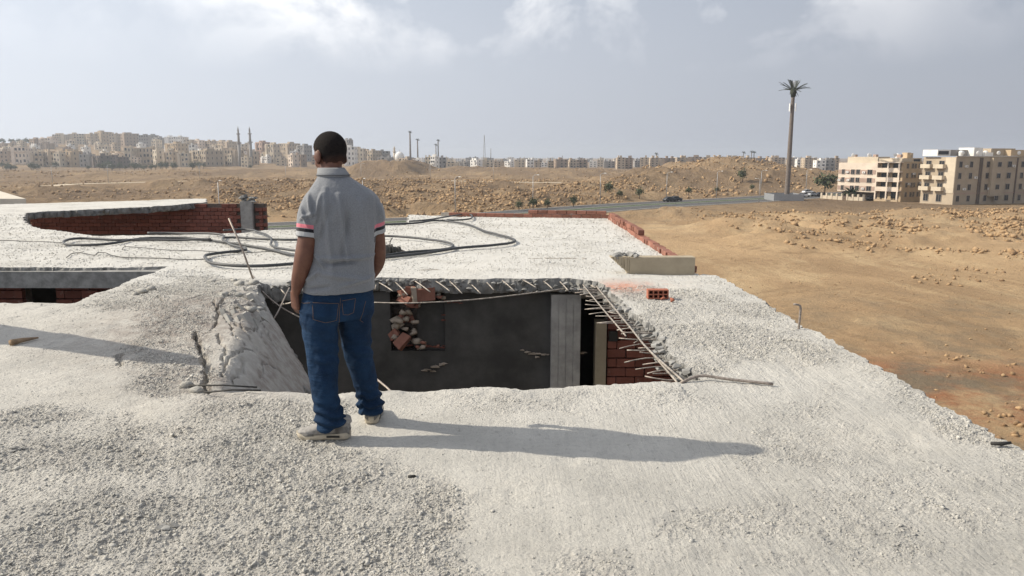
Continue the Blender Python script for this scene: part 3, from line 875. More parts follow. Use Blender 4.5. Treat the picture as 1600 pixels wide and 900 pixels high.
def G_h(x, y):
    x = np.asarray(x, float); y = np.asarray(y, float)
    r = np.sqrt(x * x + y * y) + 1e-6
    u = 800 + F * x / np.maximum(y, 1) / CP
    z = np.full(x.shape, GZ)
    # soft swells and small humps
    z = z + .9 * fbm(x / 60, y / 60, 601, 4) * sstep(40, 160, r) + .22 * fbm(x / 9, y / 9, 611, 4) + .05 * fbm(x / 1.6, y / 1.6, 615, 3)
    bank = sstep(150, 175, r) * (1 - sstep(330, 420, r)) * (1 - sstep(1000, 1150, u))
    z = z + bank * (1.0 + 3.0 * fbm(x / 24, y / 24, 621, 5) + 1.7 * fbm(x / 6, y / 6, 625, 4))
    rub = sstep(90, 118, y) * (1 - sstep(160, 185, y)) * sstep(24, 40, x)
    z = z + rub * (.35 + 2.2 * np.abs(fbm(x / 15, y / 15, 631, 5)) + .7 * fbm(x / 4, y / 4, 633, 3))
    # flat topped spoil heap right of the centre
    def heap(px0, px1, D, zt, depth, soft):
        c0, c1 = (px0 - 800) / F * D, (px1 - 800) / F * D
        sx = sstep(c0 - soft, c0 + soft * .6, x) * (1 - sstep(c1 - soft, c1 + soft, x))
        sy = sstep(D - depth, D - depth * .35, y) * (1 - sstep(D + depth, D + depth * 2, y))
        return sx * sy * (zt - GZ)
    w = 1 + .10 * fbm(x / 22, y / 22, 641, 4)
    z = z + heap(1064, 1330, 430, -3.6, 70, 22) * (.5 * w + .5) * (1 - .45 * sstep(1100, 1330, u))
    z = z + heap(985, 1330, 335, -6.0, 45, 22) * (1 + .25 * fbm(x / 12, y / 12, 643, 4))
    z = z + heap(562, 655, 520, -3.4, 60, 9) * w
    z = z + heap(-200, 330, 470, -9.6, 60, 40) * (1 + .5 * fbm(x / 30, y / 30, 645, 4))
    z = z + heap(330, 560, 560, -9.4, 60, 40) * (1 + .5 * fbm(x / 30, y / 30, 649, 4))
    z = z + heap(660, 980, 560, -8.6, 80, 40) * (1 + .6 * fbm(x / 30, y / 30, 647, 4))
    z = z + 3.2 * np.abs(fbm(x / 34, y / 34, 651, 5)) * sstep(250, 330, r) * (1 - sstep(660, 760, r))
    hm_ = np.clip((z - GZ) / 5, 0, 1.3) * sstep(240, 300, r) * (1 - sstep(660, 760, r))
    z = z + hm_ * (1.6 * np.abs(fbm(x / 9, y / 16, 671, 4)) - 1.3 * np.abs(fbm(x / 4.0, y / 9, 675, 3)))
    # hill with the town on it, at the left
    th = PITCH - np.arctan((450 - hill_top(u)) / F)
    zt = EYE - 1250 * np.tan(th)
    t = sstep(720, 1300, y)
    z = z * (1 - t) + t * (zt + 1.5 * fbm(x / 90, y / 90, 661, 3))
    # level beds for the road and the track
    d = line_dist_fast(x, y, ROAD_MID)
    z = z + (GZ - z) * (1 - sstep(11, 22, d)) * (r < 700)
    d = line_dist_fast(x, y, TRACK)
    z = z + (-9.5 - z) * (1 - sstep(6, 24, d)) * (r < 900) * (r > 250)
    k = (y < 26) & (x < 9)
    z = np.where(k, GZ - .1, z)
    return z
def line_dist_fast(x, y, pts):
    """distance to a fine polyline, by the nearest of its vertices"""
    sh = np.shape(x); q = np.stack([np.ravel(x), np.ravel(y)], 1); out = np.full(len(q), 1e9)
    for a, b in zip(pts[:-1], pts[1:]):
        e = b - a; w = q - a
        t = np.clip((w @ e) / (e @ e + 1e-9), 0, 1)
        out = np.minimum(out, np.hypot(w[:, 0] - t * e[0], w[:, 1] - t * e[1]))
    return out.reshape(sh)
def gz(x, y): return float(G_h(np.array([float(x)]), np.array([float(y)]))[0])

def ground_mat():
    m = Mat('desert_sand', .97, .1)
    a, b = (.455, .315, .18), (.34, .23, .13)
    c = m.mix(m.ramp(m.noise(.035, 8, .65, True), .35, .65), a, b)
    c = m.mix(m.mul(m.ramp(m.noise(.16, 7, .7, True, (1, .35, 1)), .46, .68), .7), c, (.54, .40, .235))
    c = m.mix(m.mul(m.ramp(m.noise(.9, 7, .75, True), .5, .75), .55), c, (.25, .165, .095))
    c = m.mix(m.mul(m.attr('red'), m.ramp(m.noise(.22, 6, .7, True), .38, .6)), c, (.33, .16, .085))
    c = m.mix(m.mul(m.attr('grey'), m.ramp(m.noise(.18, 6, .7, True), .42, .64)), c, (.20, .165, .115))
    c = m.mix(m.mul(m.ramp(m.noise(4.0, 4, .7, True), .66, .76), .6), c, (.50, .39, .26))
    c = m.mix(m.mul(m.attr('tyre'), m.ramp(m.noise(.5, 5, .7, True), .3, .6)), c, (.27, .18, .10))
    c = m.mix(m.mul(m.attr('far'), m.addv(m.mul(m.ramp(m.noise(.022, 8, .7, True, (1, .3, 1)), .40, .6), .50), .50)), c, (.205, .145, .092))
    m.color(c)
    n0 = m.bump(m.mul(m.noise(.13, 7, .7, True, (1, .55, 1), .4), m.attr('far')), .9, 4.0)
    n1 = m.bump(m.noise(.9, 10, .75, True), 1.0, .5, n0)
    m.bump(m.noise(9, 6, .75, True), .6, .05, n1)
    return m.m
M_sand = ground_mat()
def build_ground():
    k = .0115
    ys = 6.0 * np.exp(k * np.arange(int(math.log(6000 / 6.0) / k) + 1))
    us = np.concatenate([np.linspace(-1.6, -.76, 60, endpoint=False), np.arange(-.76, .76, .0050), np.linspace(.76, 1.6, 60)])
    U, Y = np.meshgrid(us, ys); X = U * (Y + 4)
    h, w = X.shape; x, y = X.ravel(), Y.ravel()
    z = G_h(x, y)
    a = (np.arange(h - 1)[:, None] * w + np.arange(w - 1)[None]).ravel()
    q = np.stack([a, a + 1, a + w + 1, a + w], 1)
    cr = G(1400, 610)
    red = np.exp(-(((x - cr[0]) / 16) ** 2 + ((y - cr[1]) / 7) ** 2)) * 1.2 + .5 * np.exp(-(((x - 30) / 14) ** 2 + ((y - 36) / 8) ** 2))
    grey = sstep(60, 42, y) * .9 + .5 * np.exp(-(((y - 62) / 9) ** 2)) + sstep(100, 150, y) * .35
    far = sstep(140, 200, y)
    tyre = np.zeros(len(x)); near = (y < 170) & (x > 0)
    for pth in ([(1090, 402), (1200, 408), (1330, 420), (1480, 455), (1640, 500)], [(1150, 470), (1260, 450), (1400, 470), (1640, 560)], [(1060, 372), (1180, 392), (1300, 396), (1420, 405), (1640, 452)], [(1240, 500), (1380, 545), (1640, 600)], [(1320, 560), (1460, 560), (1660, 640)]):
        c_ = smooth_path(np.array([G(*q_) for q_ in pth]), 3)[:, :2]; dd = line_dist_fast(x[near], y[near], c_)
        tyre[near] = np.maximum(tyre[near], .8 * np.exp(-((dd - .9) / .32) ** 2))
    o = obj('ground', np.stack([x, y, z], 1), q, M_sand, None, True, {'tyre': tyre, 'red': np.clip(red, 0, 1), 'grey': np.clip(grey, 0, 1), 'far': far})
    tag(o, 'bare sandy desert ground with spoil heaps and a far hill', 'ground', kind='structure')
build_ground()

def ribbon(name, mid, off0, off1, dz, mat, label, cat, thick=0, kind='structure', s0=0, s1=1e9, zf=None):
    mid = np.asarray(mid); T = np.gradient(mid, axis=0); T /= np.linalg.norm(T, axis=1)[:, None]
    N = np.stack([T[:, 1], -T[:, 0]], 1)
    L = np.concatenate([[0], np.cumsum(np.linalg.norm(np.diff(mid, axis=0), axis=1))])
    k = (L >= s0) & (L <= s1)
    a, b = (mid + N * off0)[k], (mid + N * off1)[k]; n = len(a)
    z = GZ + dz if zf is None else zf + dz
    V = np.concatenate([np.c_[a, np.full(n, z)], np.c_[b, np.full(n, z)]])
    Fs = [(i, n + i, n + i + 1, i + 1) for i in range(n - 1)]
    if thick:
        V = np.concatenate([V, V - (0, 0, thick)])
        Fs += [(2 * n + i, i, i + 1, 2 * n + i + 1) for i in range(n - 1)] + [(n + i, 3 * n + i, 3 * n + i + 1, n + i + 1) for i in range(n - 1)]
        Fs += [(0, 2 * n, 3 * n, n), (n - 1, 2 * n - 1, 4 * n - 1, 3 * n - 1)]
    o = obj(name, V, Fs, mat); tag(o, label, cat, kind=kind)
    return o
M_asph = simple('worn_asphalt', (.09, .088, .086), .9, .3, .6, .3, .01)
M_kerb = simple('pale_kerb', (.55, .52, .47), .9, .2, 3, .2, .01)
M_dirt = simple('pale_track', (.52, .43, .31), .96, .2, .3, .4, .05)
M_green = simple('median_grass', (.075, .095, .045), .95, .4, 1.2, .5, .05)
ribbon('road', ROAD_MID, 2.2, 9.5, .05, M_asph, 'nearer grey asphalt carriageway beyond the roof edge', 'road')
ribbon('road', ROAD_MID, -9.5, -2.2, .05, M_asph, 'farther grey asphalt carriageway along the rubble bank', 'road')
ribbon('median_strip', ROAD_MID, -2.0, 2.0, .14, M_green, 'sandy planted strip between the two carriageways', 'median', .2)
for a_, b_ in ((2.0, 2.2), (-2.2, -2.0), (9.5, 9.8), (-9.8, -9.5)):
    o = ribbon('kerb', ROAD_MID, a_, b_, .17, M_kerb, 'pale kerb stones along the asphalt road', 'kerb', .2)
    o['group'] = 'kerbs of the road'
ribbon('dirt_track', TRACK, -3.6, 3.6, .06, M_dirt, 'pale dirt track running across the rubble plain', 'track', zf=-9.5)

# ------------------------------------------------------------------ rocks
def rock_mat():
    m = Mat('tan_rock', .95, .15)
    r = m.isl()
    c = m.mix(r, (.46, .315, .175), (.23, .15, .085))
    c = m.mix(m.mul(m.ramp(m.noise(2.2, 6, .7, True), .42, .7), .5), c, (.25, .17, .105))
    m.color(c); m.bump(m.noise(7, 6, .7, True), .5, .05)
    return m.m
M_rock = rock_mat()
def in_poly(n, pxs, z=GZ):
    poly = np.array([P(a, b, z)[:2] for a, b in pxs])
    lo, hi = poly.min(0), poly.max(0); out = np.zeros((0, 2))
    while len(out) < n:
        q = rng.uniform(lo, hi, (n * 2, 2)); out = np.concatenate([out, q[poly_sdf(q[:, 0], q[:, 1], poly) < 0]])
    return out[:n]
def rock_field(n, pxs, s0, s1, cl=0.0, pw=3.0, freq=14, seed=1, ridge=False):
    q = in_poly(n, pxs)
    if cl > 0:
        f = fbm(q[:, 0] / freq, q[:, 1] / freq, 700 + seed, 4)
        if ridge: f = .35 - np.abs(f) * 2.2
        q = q[f + rng.uniform(-.18, .18, len(q)) > cl - .5]
    d = line_dist_fast(q[:, 0], q[:, 1], ROAD_MID); q = q[d > 12]
    d = line_dist_fast(q[:, 0], q[:, 1], TRACK); q = q[d > 5]
    return q, s0 + (s1 - s0) * rng.random(len(q)) ** pw
fields = [
    rock_field(32000, [(330, 348), (960, 326), (1010, 296), (860, 287), (330, 286)], .32, 1.7, .34, 3.6, 18, 1),
    rock_field(8000, [(0, 318), (330, 318), (330, 268), (0, 270)], .4, 1.9, .55, 3.4, 26, 2),
    rock_field(4200, [(980, 322), (1180, 304), (1300, 298), (1330, 274), (1080, 270), (960, 292)], .6, 2.6, .45, 2.4, 16, 3),
    rock_field(12000, [(1185, 388), (1420, 398), (1660, 412), (1660, 330), (1180, 330), (1090, 338)], .16, 1.25, .56, 3.2, 9, 4, True),
    rock_field(3000, [(1560, 400), (1700, 410), (1700, 335), (1460, 335)], .2, 1.4, .4, 3, 9, 5),
    rock_field(420, [(1415, 445), (1690, 450), (1690, 412), (1440, 416)], .15, .75, .5, 2.2, 5, 6),
    rock_field(700, [(1000, 348), (1230, 372), (1320, 352), (1180, 332), (1030, 334)], .2, .7, .5, 2.5, 10, 7),
    rock_field(900, [(1110, 430), (1300, 600), (1650, 800), (1750, 620), (1660, 420), (1110, 360)], .05, .30, 0, 4, 9, 8),
    rock_field(170, [(1400, 580), (1660, 600), (1660, 540), (1400, 555)], .08, .45, .5, 3, 5, 9),
    rock_field(120, [(1520, 690), (1690, 730), (1690, 620), (1540, 640)], .08, .55, .3, 2.5, 5, 10),
    rock_field(3000, [(540, 286), (1000, 290), (1060, 268), (660, 262)], .6, 2.0, .5, 3, 30, 11),
]
allq = np.concatenate([f[0] for f in fields]); alls = np.concatenate([f[1] for f in fields]); zone = np.concatenate([np.full(len(f[0]), i) for i, f in enumerate(fields)])
az = G_h(allq[:, 0], allq[:, 1])
# the ones that show largest are things of their own
pxsize = alls / np.hypot(allq[:, 0], allq[:, 1]) * F
inview = np.abs(allq[:, 0] / allq[:, 1]) < .68
singles = [i for i in np.argsort(-pxsize) if inview[i] and zone[i] in (3, 4, 5, 8, 9, 7)][:180]
ZL = {3: ('tan rock in the rubble banks beyond the bare sandy ground', 'rocks of the rubble banks'), 4: ('tan rock in the heaped rubble below the brown apartment block', 'rocks of the heaped rubble'),
      5: ('tan rock of the small heap lying on the bare sand at right', 'rocks of the small heap'), 8: ('pale stone on the reddish patch of bare ground', 'stones on the reddish patch'),
      9: ('stone on the ground just past the right roof corner', 'stones near the roof corner'), 7: ('small stone lying alone on the bare sandy ground', 'lone stones on the sand')}
rock_me = []
for k in range(10):
    V, Fq = rock_shape(100 + k, 14)
    rock_me.append(mesh_np('rock', V / 2, Fq, False, [M_rock]))
for i in singles:
    o = bpy.data.objects.new('rock', rnd.choice(rock_me)); COL.objects.link(o); s_ = float(alls[i])
    o.location = (allq[i, 0], allq[i, 1], az[i] + s_ * .12); o.rotation_euler = (rnd.gauss(0, .4), rnd.gauss(0, .4), rnd.uniform(0, 6.3)); o.scale = (s_, s_ * rnd.uniform(.8, 1.1), s_ * rnd.uniform(.8, 1.1))
    lab, grp = ZL[int(zone[i])]; tag(o, lab, 'rock', grp)
mk = np.ones(len(alls), bool); mk[singles] = False
V, Fq = scatter(np.c_[allq, az][mk], alls[mk], .22)
tag(obj('rock_rubble', V, Fq, M_rock), 'tan broken rock rubble spread over the desert plain', 'rubble', kind='stuff')
print('rocks', len(alls))

# ------------------------------------------------------------------ buildings
def bmat(name, c, var=.12): return simple(name, c, .92, var, .35, .15, .02)
M_bl = {'cream': bmat('cream_render', (.54, .465, .36)), 'beige': bmat('beige_render', (.45, .365, .27)), 'white': bmat('white_render', (.74, .72, .68)), 'brown': bmat('brown_render', (.33, .25, .185)),
        'grey': bmat('grey_render', (.30, .28, .26)), 'pink': bmat('pink_render', (.66, .56, .46)), 'tan': bmat('tan_render', (.46, .355, .235)), 'olive': bmat('taupe_render', (.40, .33, .245)), 'band': bmat('mauve_band', (.40, .29, .235)),
        'dark': bmat('dark_brown_render', (.15, .12, .10))}  # dark brown render, same tone on every face
M_glass = Mat('dark_glass', .25, .5).color((.02, .022, .025)).m
M_white = simple('antenna_white', (.72, .72, .70), .6, .08, 3, 0)
M_frame = simple('window_frame', (.30, .26, .22), .7, .1, 5, 0)

def far_block(name, px0, px1, ytop, D, colour, label, group=None, cat='building', huts=2, floors=4, yaw=0.0, drop=3.0, depth=None, balc=True):
    a, b = Q(px0, 250, D), Q(px1, 250, D)
    w = b[0] - a[0]; cx = (a[0] + b[0]) / 2; dp = depth or max(8, min(w * .8, 22))
    zt = Q((px0 + px1) / 2, ytop, D)[2]
    zb = min(gz(cx, D), gz(a[0], D), gz(b[0], D), zt - 3)
    t = empty(name, (cx, D, zb), label, cat, group)
    r = random.Random(int(px0 * 13 + ytop * 7 + D))
    cy, sy = math.cos(yaw), math.sin(yaw)
    h = zt - zb
    def loc(u, v, z): return (cx + u * cy - v * sy, D + dp / 2 + u * sy + v * cy, z)
    w2 = w / (abs(cy) + .5 * abs(sy))
    mb = MB(); mb.box(loc(0, 0, (zt + zb - drop) / 2), (w2, dp, h + drop), yaw)
    # parapet, stepped upper parts
    for k in range(huts):
        u = r.uniform(-.38, .38) * w2; mb.box(loc(u, r.uniform(-.3, .2) * dp, zt + .9), (w2 * r.uniform(.10, .28), dp * r.uniform(.2, .4), r.uniform(1.6, 2.8)), yaw)
    if w > 12:
        u = r.choice((-1, 1)) * w2 * .33; mb.box(loc(u, -dp / 2 - .6, (zt + zb) / 2 - .6), (w2 * .22, 1.5, h - 1.0), yaw)
    mb.build('wall', M_bl[colour], t)
    wm = MB(); bm_ = MB(); fh = h / floors; nw = max(2, int(w2 / 3.6))
    for f_ in range(floors):
        for k in range(nw):
            u = (-.5 + (k + .5) / nw) * w2 + r.uniform(-.2, .2)
            big = r.random() < .3
            wm.box(loc(u, -dp / 2 - .02, zb + fh * (f_ + .55)), (2.3 if big else 1.3, .12, fh * (.66 if big else .48)), yaw)
            if big and balc: bm_.box(loc(u, -dp / 2 - .55, zb + fh * (f_ + .28)), (2.6, 1.1, fh * .3), yaw)
        for k in range(max(1, int(dp / 4.5))):
            v = (-.5 + (k + .5) / max(1, int(dp / 4.5))) * dp
            sd = -1 if cx > 0 else 1
            wm.box(loc(sd * w2 / 2, v, zb + fh * (f_ + .55)), (.12, 1.1, fh * .42), yaw)
    o = wm.build('window', M_glass, t); o['kind'] = 'stuff'
    if bm_.n: o = bm_.build('balcony', M_bl[colour], t); o['kind'] = 'stuff'
    return t
# the town on the hill at the left: px0, px1, roof y, distance, colour, label
TOWN = [
    (85, 108, 210, 1230, 'cream', 'leftmost pale block on the ridge of the hill'), (109, 134, 209, 1240, 'cream', 'cream block second from the left on the hill ridge'),
    (137, 152, 209, 1235, 'beige', 'narrow beige block on the hill ridge with a stepped roof'), (150, 171, 206, 1260, 'tan', 'tallest tan block on the hill ridge'),
    (173, 186, 209, 1220, 'beige', 'slim beige block right of the tallest ridge block'), (185, 213, 208.5, 1245, 'brown', 'wide brown block near the middle of the hill ridge'),
    (219, 243, 211, 1230, 'grey', 'grey flat roofed block right of the brown ridge block'), (240, 257, 215, 1200, 'grey', 'low grey block at the right of the ridge row'),
    (259, 288, 213.5, 1160, 'white', 'bright white block with a dark roof on the hill'), (289, 303, 218, 1150, 'cream', 'small cream block beside the white hill block'),
    (304, 318, 219, 1150, 'pink', 'pink block left of the minarets on the hill'), (319, 338, 220, 1160, 'beige', 'beige block uphill from the pink block'), (340, 370, 221, 1130, 'beige', 'long beige block uphill of the left minaret'),
    (378, 390, 225, 1060, 'cream', 'cream block seen between the two minarets'), (0, 12, 224, 1100, 'brown', 'brown house at the left picture edge on the hill'), (18, 36, 222, 1120, 'brown', 'low brown house left on the hill slope'),
    (48, 60, 227, 1000, 'white', 'small white house on the left hill slope'), (62, 80, 224, 1080, 'brown', 'brown house below the left ridge end'),
    (17, 40, 230, 850, 'pink', 'pink villa with balconies at the left foot of the hill'), (0, 14, 236, 870, 'brown', 'dark villa at the far left foot of the hill'),
    (47, 66, 239, 800, 'beige', 'first villa of the beige row at the hill foot'), (67, 82, 236, 805, 'beige', 'second villa of the beige row at the hill foot'), (83, 97, 239, 800, 'cream', 'cream villa in the row at the hill foot'), (98, 121, 236, 808, 'tan', 'tan villa ending the row at the hill foot'),
    (128, 138, 229.5, 900, 'white', 'small white cube house halfway up the hill'), (124, 142, 241, 800, 'grey', 'grey house right of the villa row'), (143, 165, 243, 790, 'dark', 'dark brown house behind the fence poles'), (166, 192, 245, 795, 'dark', 'long dark house left of the green trees'),
    (195, 206, 230, 850, 'cream', 'cream balconied block right of the green trees'), (206, 239, 231, 860, 'beige', 'wide beige four storey block mid hill'), (238, 253, 234, 840, 'cream', 'cream stepped block in front of the beige block'),
    (258, 291, 224, 960, 'tan', 'tall tan block with arched front below the white block'), (254, 275, 237, 830, 'beige', 'lower beige block beside the tan block'), (276, 294, 239, 815, 'cream', 'cream low block at the hill foot'), (294, 340, 235, 830, 'olive', 'broad taupe block with rows of dark windows'),
    (296, 306, 226, 930, 'white', 'slim white tower house above the taupe block'), (338, 352, 231, 880, 'cream', 'pale blank walled hall left of the minarets'), (351, 375, 233.5, 850, 'beige', 'beige prayer hall at the foot of the minarets'), (391, 402, 236, 880, 'beige', 'beige block right of the minarets'),
    (400, 419, 222, 960, 'band', 'reddish brown tall block left of the man'), (415, 434, 225, 930, 'cream', 'pale block with white balconies left of the man'), (436, 464, 224, 1060, 'beige', 'long beige block close to the man at his left'), (464, 484, 227, 1020, 'grey', 'grey block just left of the man'),
    (536, 550, 218, 1080, 'grey', 'grey unfinished tower behind the man'), (538, 556, 229, 900, 'white', 'white balconied block right of the man'), (556, 570, 232, 930, 'cream', 'cream block right of the white balconied block'), (568, 592, 235, 960, 'olive', 'taupe long block right of the man'), (592, 608, 236, 980, 'grey', 'pale grey block before the small minaret'),
    (590, 612, 246, 850, 'grey', 'low grey shed below the pale blocks'), (621, 646, 247, 860, 'beige', 'beige base building of the white domed mosque'), (645, 656, 249, 840, 'white', 'small white house right of the dome'), (664, 674, 245, 850, 'cream', 'cream house left of the white twin houses'), (674, 684, 244, 840, 'white', 'left one of the white twin houses'), (684, 697, 246, 860, 'grey', 'grey house right of the white twin houses'),
    (698, 717, 252.5, 820, 'cream', 'long low cream house in the central gap'), (718, 734, 252, 900, 'grey', 'low grey house in the central gap'), (736, 752, 250, 830, 'white', 'white house with a dark doorway at the centre'), (753, 771, 250, 850, 'cream', 'cream house right of the centre white house'), (772, 789, 252, 870, 'beige', 'small beige house at the centre of the horizon'), (790, 802, 252, 840, 'white', 'tiny white house right of the centre'),
]
for px0, px1, yt, D, colr, lab in TOWN:
    far_block('town_house', px0, px1, yt, D, colr, lab, 'houses of the town on the left hill', floors=3 if D < 900 else 4, yaw=rnd.uniform(-.75, .15))
for k in range(64):                                           # the smaller houses between them
    px = rnd.uniform(-10, 490); D = rnd.uniform(800, 1210); x_ = Q(px, 240, D)[0]; top = gz(x_, D) + rnd.uniform(8, 14)
    yt = proj((x_, D, top))[1]; wd = rnd.uniform(9, 17)
    far_block('town_house', px, px + wd, yt, D, rnd.choice(('cream', 'cream', 'white', 'beige', 'tan', 'brown', 'pink')), 'small flat roofed house between the larger blocks on the hill', 'small houses on the hill', floors=3, yaw=rnd.uniform(-.75, .15))
ROW = [
    (803, 820, 250, 900, 'cream'), (822, 834, 249, 880, 'white'), (835, 848, 250.5, 910, 'beige'), (846, 856, 254, 830, 'white'), (857, 866, 251, 840, 'tan'), (866, 887, 249, 850, 'brown'), (889, 905, 250, 860, 'beige'), (904, 919, 250, 865, 'brown'),
    (921, 934, 252, 900, 'white'), (934, 944, 250, 930, 'cream'), (944, 962, 252, 880, 'grey'), (964, 977, 246, 800, 'beige'), (977, 990, 246.5, 810, 'brown'), (991, 1000, 251, 930, 'grey'),
    (1001, 1015, 246, 790, 'beige'), (1016, 1036, 246.5, 795, 'beige'), (1036, 1055, 247, 810, 'brown'), (1055, 1075, 246, 830, 'beige'), (1076, 1100, 245, 860, 'brown'), (1100, 1116, 245.5, 880, 'olive'), (1116, 1135, 245, 870, 'beige'), (1135, 1158, 245.5, 880, 'olive'), (1158, 1180, 246, 880, 'beige'), (1180, 1204, 247, 900, 'brown'),
    (1205, 1228, 246, 820, 'beige'), (1232, 1245, 249, 850, 'olive'), (1246, 1258, 249, 830, 'white'), (1257, 1276, 246.5, 810, 'beige'), (1276, 1291, 250.5, 700, 'white'), (1290, 1306, 250, 710, 'grey'), (1298, 1312, 247, 760, 'beige'),
]
RL = {'cream': 'cream flats in the horizon row', 'white': 'white house in the horizon row', 'beige': 'beige flats in the horizon row', 'tan': 'tan house in the horizon row', 'brown': 'dark brown flats in the horizon row', 'grey': 'grey hazy block in the horizon row', 'olive': 'taupe flats in the horizon row'}
ORD = ['leftmost', 'second from the left', 'third from the left', 'fourth from the left', 'fifth from the left', 'sixth from the left', 'seventh from the left', 'eighth from the left', 'ninth from the left', 'tenth from the left', 'eleventh from the left', 'twelfth from the left', 'thirteenth from the left']
cnt_ = {}
for px0, px1, yt, D, colr in ROW:
    cnt_[colr] = cnt_.get(colr, 0) + 1
    far_block('apartment_block', px0, px1, yt, D, colr, RL[colr] + ', ' + ORD[cnt_[colr] - 1] + (' of its colour' if cnt_[colr] < 2 else ''), 'blocks of the horizon row', floors=5 if yt < 247.5 else 3, yaw=rnd.uniform(-.25, .25))
for k in range(60):                                           # the haze-blurred back of the town
    px = 610 + k * 11.6 + rnd.uniform(-3, 3); D = rnd.uniform(1350, 2100)
    far_block('apartment_block', px, px + rnd.uniform(5, 13), rnd.uniform(245.5, 249.5), D, rnd.choice(('cream', 'white', 'beige', 'grey', 'grey')), 'small hazy block far behind the front row of flats', 'hazy blocks far back', floors=4, huts=1, balc=False)

# minarets
def minaret(px, ytop, ybase, D, r0, label, colour='grey', group=None):
    b = Q(px, ybase, D); t_ = Q(px, ytop, D); h = t_[2] - b[2]
    t = empty('minaret', b, label, 'minaret', group)
    def ring(z0, z1, ra, rb, n=10):
        return MB().tube([(b[0], D, b[2] + h * z0), (b[0], D, b[2] + h * (z0 + z1) / 2), (b[0], D, b[2] + h * z1)], [ra, (ra + rb) / 2, rb], n)
    ring(-.1, .58, r0, r0 * .85).build('shaft', M_bl[colour], t, True)
    ring(.58, .61, r0 * 1.45, r0 * 1.45).build('balcony', M_bl[colour], t)
    ring(.61, .80, r0 * .7, r0 * .62).build('upper_shaft', M_bl[colour], t, True)
    ring(.80, .825, r0 * 1.1, r0 * 1.1).build('upper_balcony', M_bl[colour], t)
    ring(.825, .90, r0 * .45, r0 * .5).build('lantern', M_bl[colour], t)
    ring(.90, 1.0, r0 * .5, .08).build('spire', M_bl[colour], t, True)
minaret(375.5, 197, 262, 845, 1.9, 'left one of the tall twin minarets on the hill'); minaret(393, 197.5, 258, 850, 1.9, 'right one of the tall twin minarets on the hill')
minaret(616.5, 228, 250, 880, 1.6, 'short pale minaret next to the white dome', 'cream')
dq = Q(624, 247, 868); t = empty('dome', dq, 'white dome on the roof of the small mosque', 'dome')
MB().ell((dq[0], 870, dq[2] + 1), (5.6, 5.6, 6.4)).build('shell', M_bl['white'], t, True); MB().tube([(dq[0], 870, dq[2] + 7), (dq[0], 870, dq[2] + 8.4), (dq[0], 870, dq[2] + 10)], [.25, .2, .05], 6).build('finial', M_bl['grey'], t)

# the two near apartment buildings, built with single windows and balconies
def facade_box(t, name, mat, c0, dirv, L, normal, dep, z0, z1):
    """box whose front runs from c0 along dirv for L, body goes back against normal"""
    dirv, normal = np.asarray(dirv), np.asarray(normal)
    p = [c0, c0 + dirv * L, c0 + dirv * L - normal * dep, c0 - normal * dep]
    return MB().prism([(q[0], q[1]) for q in p], z0, z1).build(name, mat, t)
def on_face(c0, dirv, normal, s, z, out=0.0):
    q = np.asarray(c0) + np.asarray(dirv) * s + np.asarray(normal) * out
    return np.array([q[0], q[1], z])
def face_len(c0, dirv, px):
    """how far along dirv from c0 the picture column px is met"""
    a = (px - 800) / F; k = CP
    # x = a * depth, depth ~ y*CP + small
    return (a * (c0[1] * k + 13 * SP) - c0[0]) / (dirv[0] - a * dirv[1] * k)
def add_window(t, c0, dirv, normal, s, z, w, h, frame=True):
    yaw = math.atan2(dirv[1], dirv[0]); c = on_face(c0, dirv, normal, s, z, .02)
    o = MB().box(c, (w, .16, h), yaw).build('window', M_glass, t)
    if frame:
        f = MB()
        for dx, dz, sw, sh in ((0, h / 2 + .05, w + .2, .1), (0, -h / 2 - .05, w + .3, .12), (-w / 2 - .05, 0, .1, h), (w / 2 + .05, 0, .1, h), (0, 0, .06, h)):
            f.box(on_face(c0, dirv, normal, s + dx, z + dz, .06), (sw, .14, sh), yaw)
        f.build('frame', M_frame, o)
    return o
def add_balcony(t, c0, dirv, normal, s, z, w, mat, out=1.2):
    yaw = math.atan2(dirv[1], dirv[0]); mb = MB()
    mb.box(on_face(c0, dirv, normal, s, z - .6, out / 2), (w, out, .18), yaw)
    mb.box(on_face(c0, dirv, normal, s, z - .05, out - .06), (w, .12, .95), yaw)
    for e in (-1, 1): mb.box(on_face(c0, dirv, normal, s + e * (w / 2 - .06), z - .05, out / 2 - .06), (.12, out - .12, .95), yaw)
    return mb.build('balcony', mat, t)

def clutter(t, c0, dirv, normal, items):
    yaw = math.atan2(dirv[1], dirv[0])
    for s_, z_ in items:
        o = MB().box(on_face(c0, dirv, normal, s_, z_, .24), (.85, .36, .6), yaw).build('air_conditioner', M_white, t)
        MB().tube([on_face(c0, dirv, normal, s_, z_, .42), on_face(c0, dirv, normal, s_, z_, .43), on_face(c0, dirv, normal, s_, z_, .44)], [.22, .22, .21], 10).build('fan_grille', M_frame, o)
def dish(t, x, y, z, r=.55):
    MB().tube([(x, y, z), (x, y, z + .5), (x, y, z + 1.0)], .05, 5).build('dish_post', M_frame, t)
    MB().ell((x - .1, y - .15, z + 1.15), (r, r * .35, r), None, 12, 8).build('satellite_dish', M_white, t)
def tank(t, x, y, z):
    MB().tube([(x, y, z), (x, y, z + .1), (x, y, z + 1.2), (x, y, z + 1.35), (x, y, z + 1.5)], [.55, .6, .6, .45, .2], 12).build('water_tank', M_white, t)
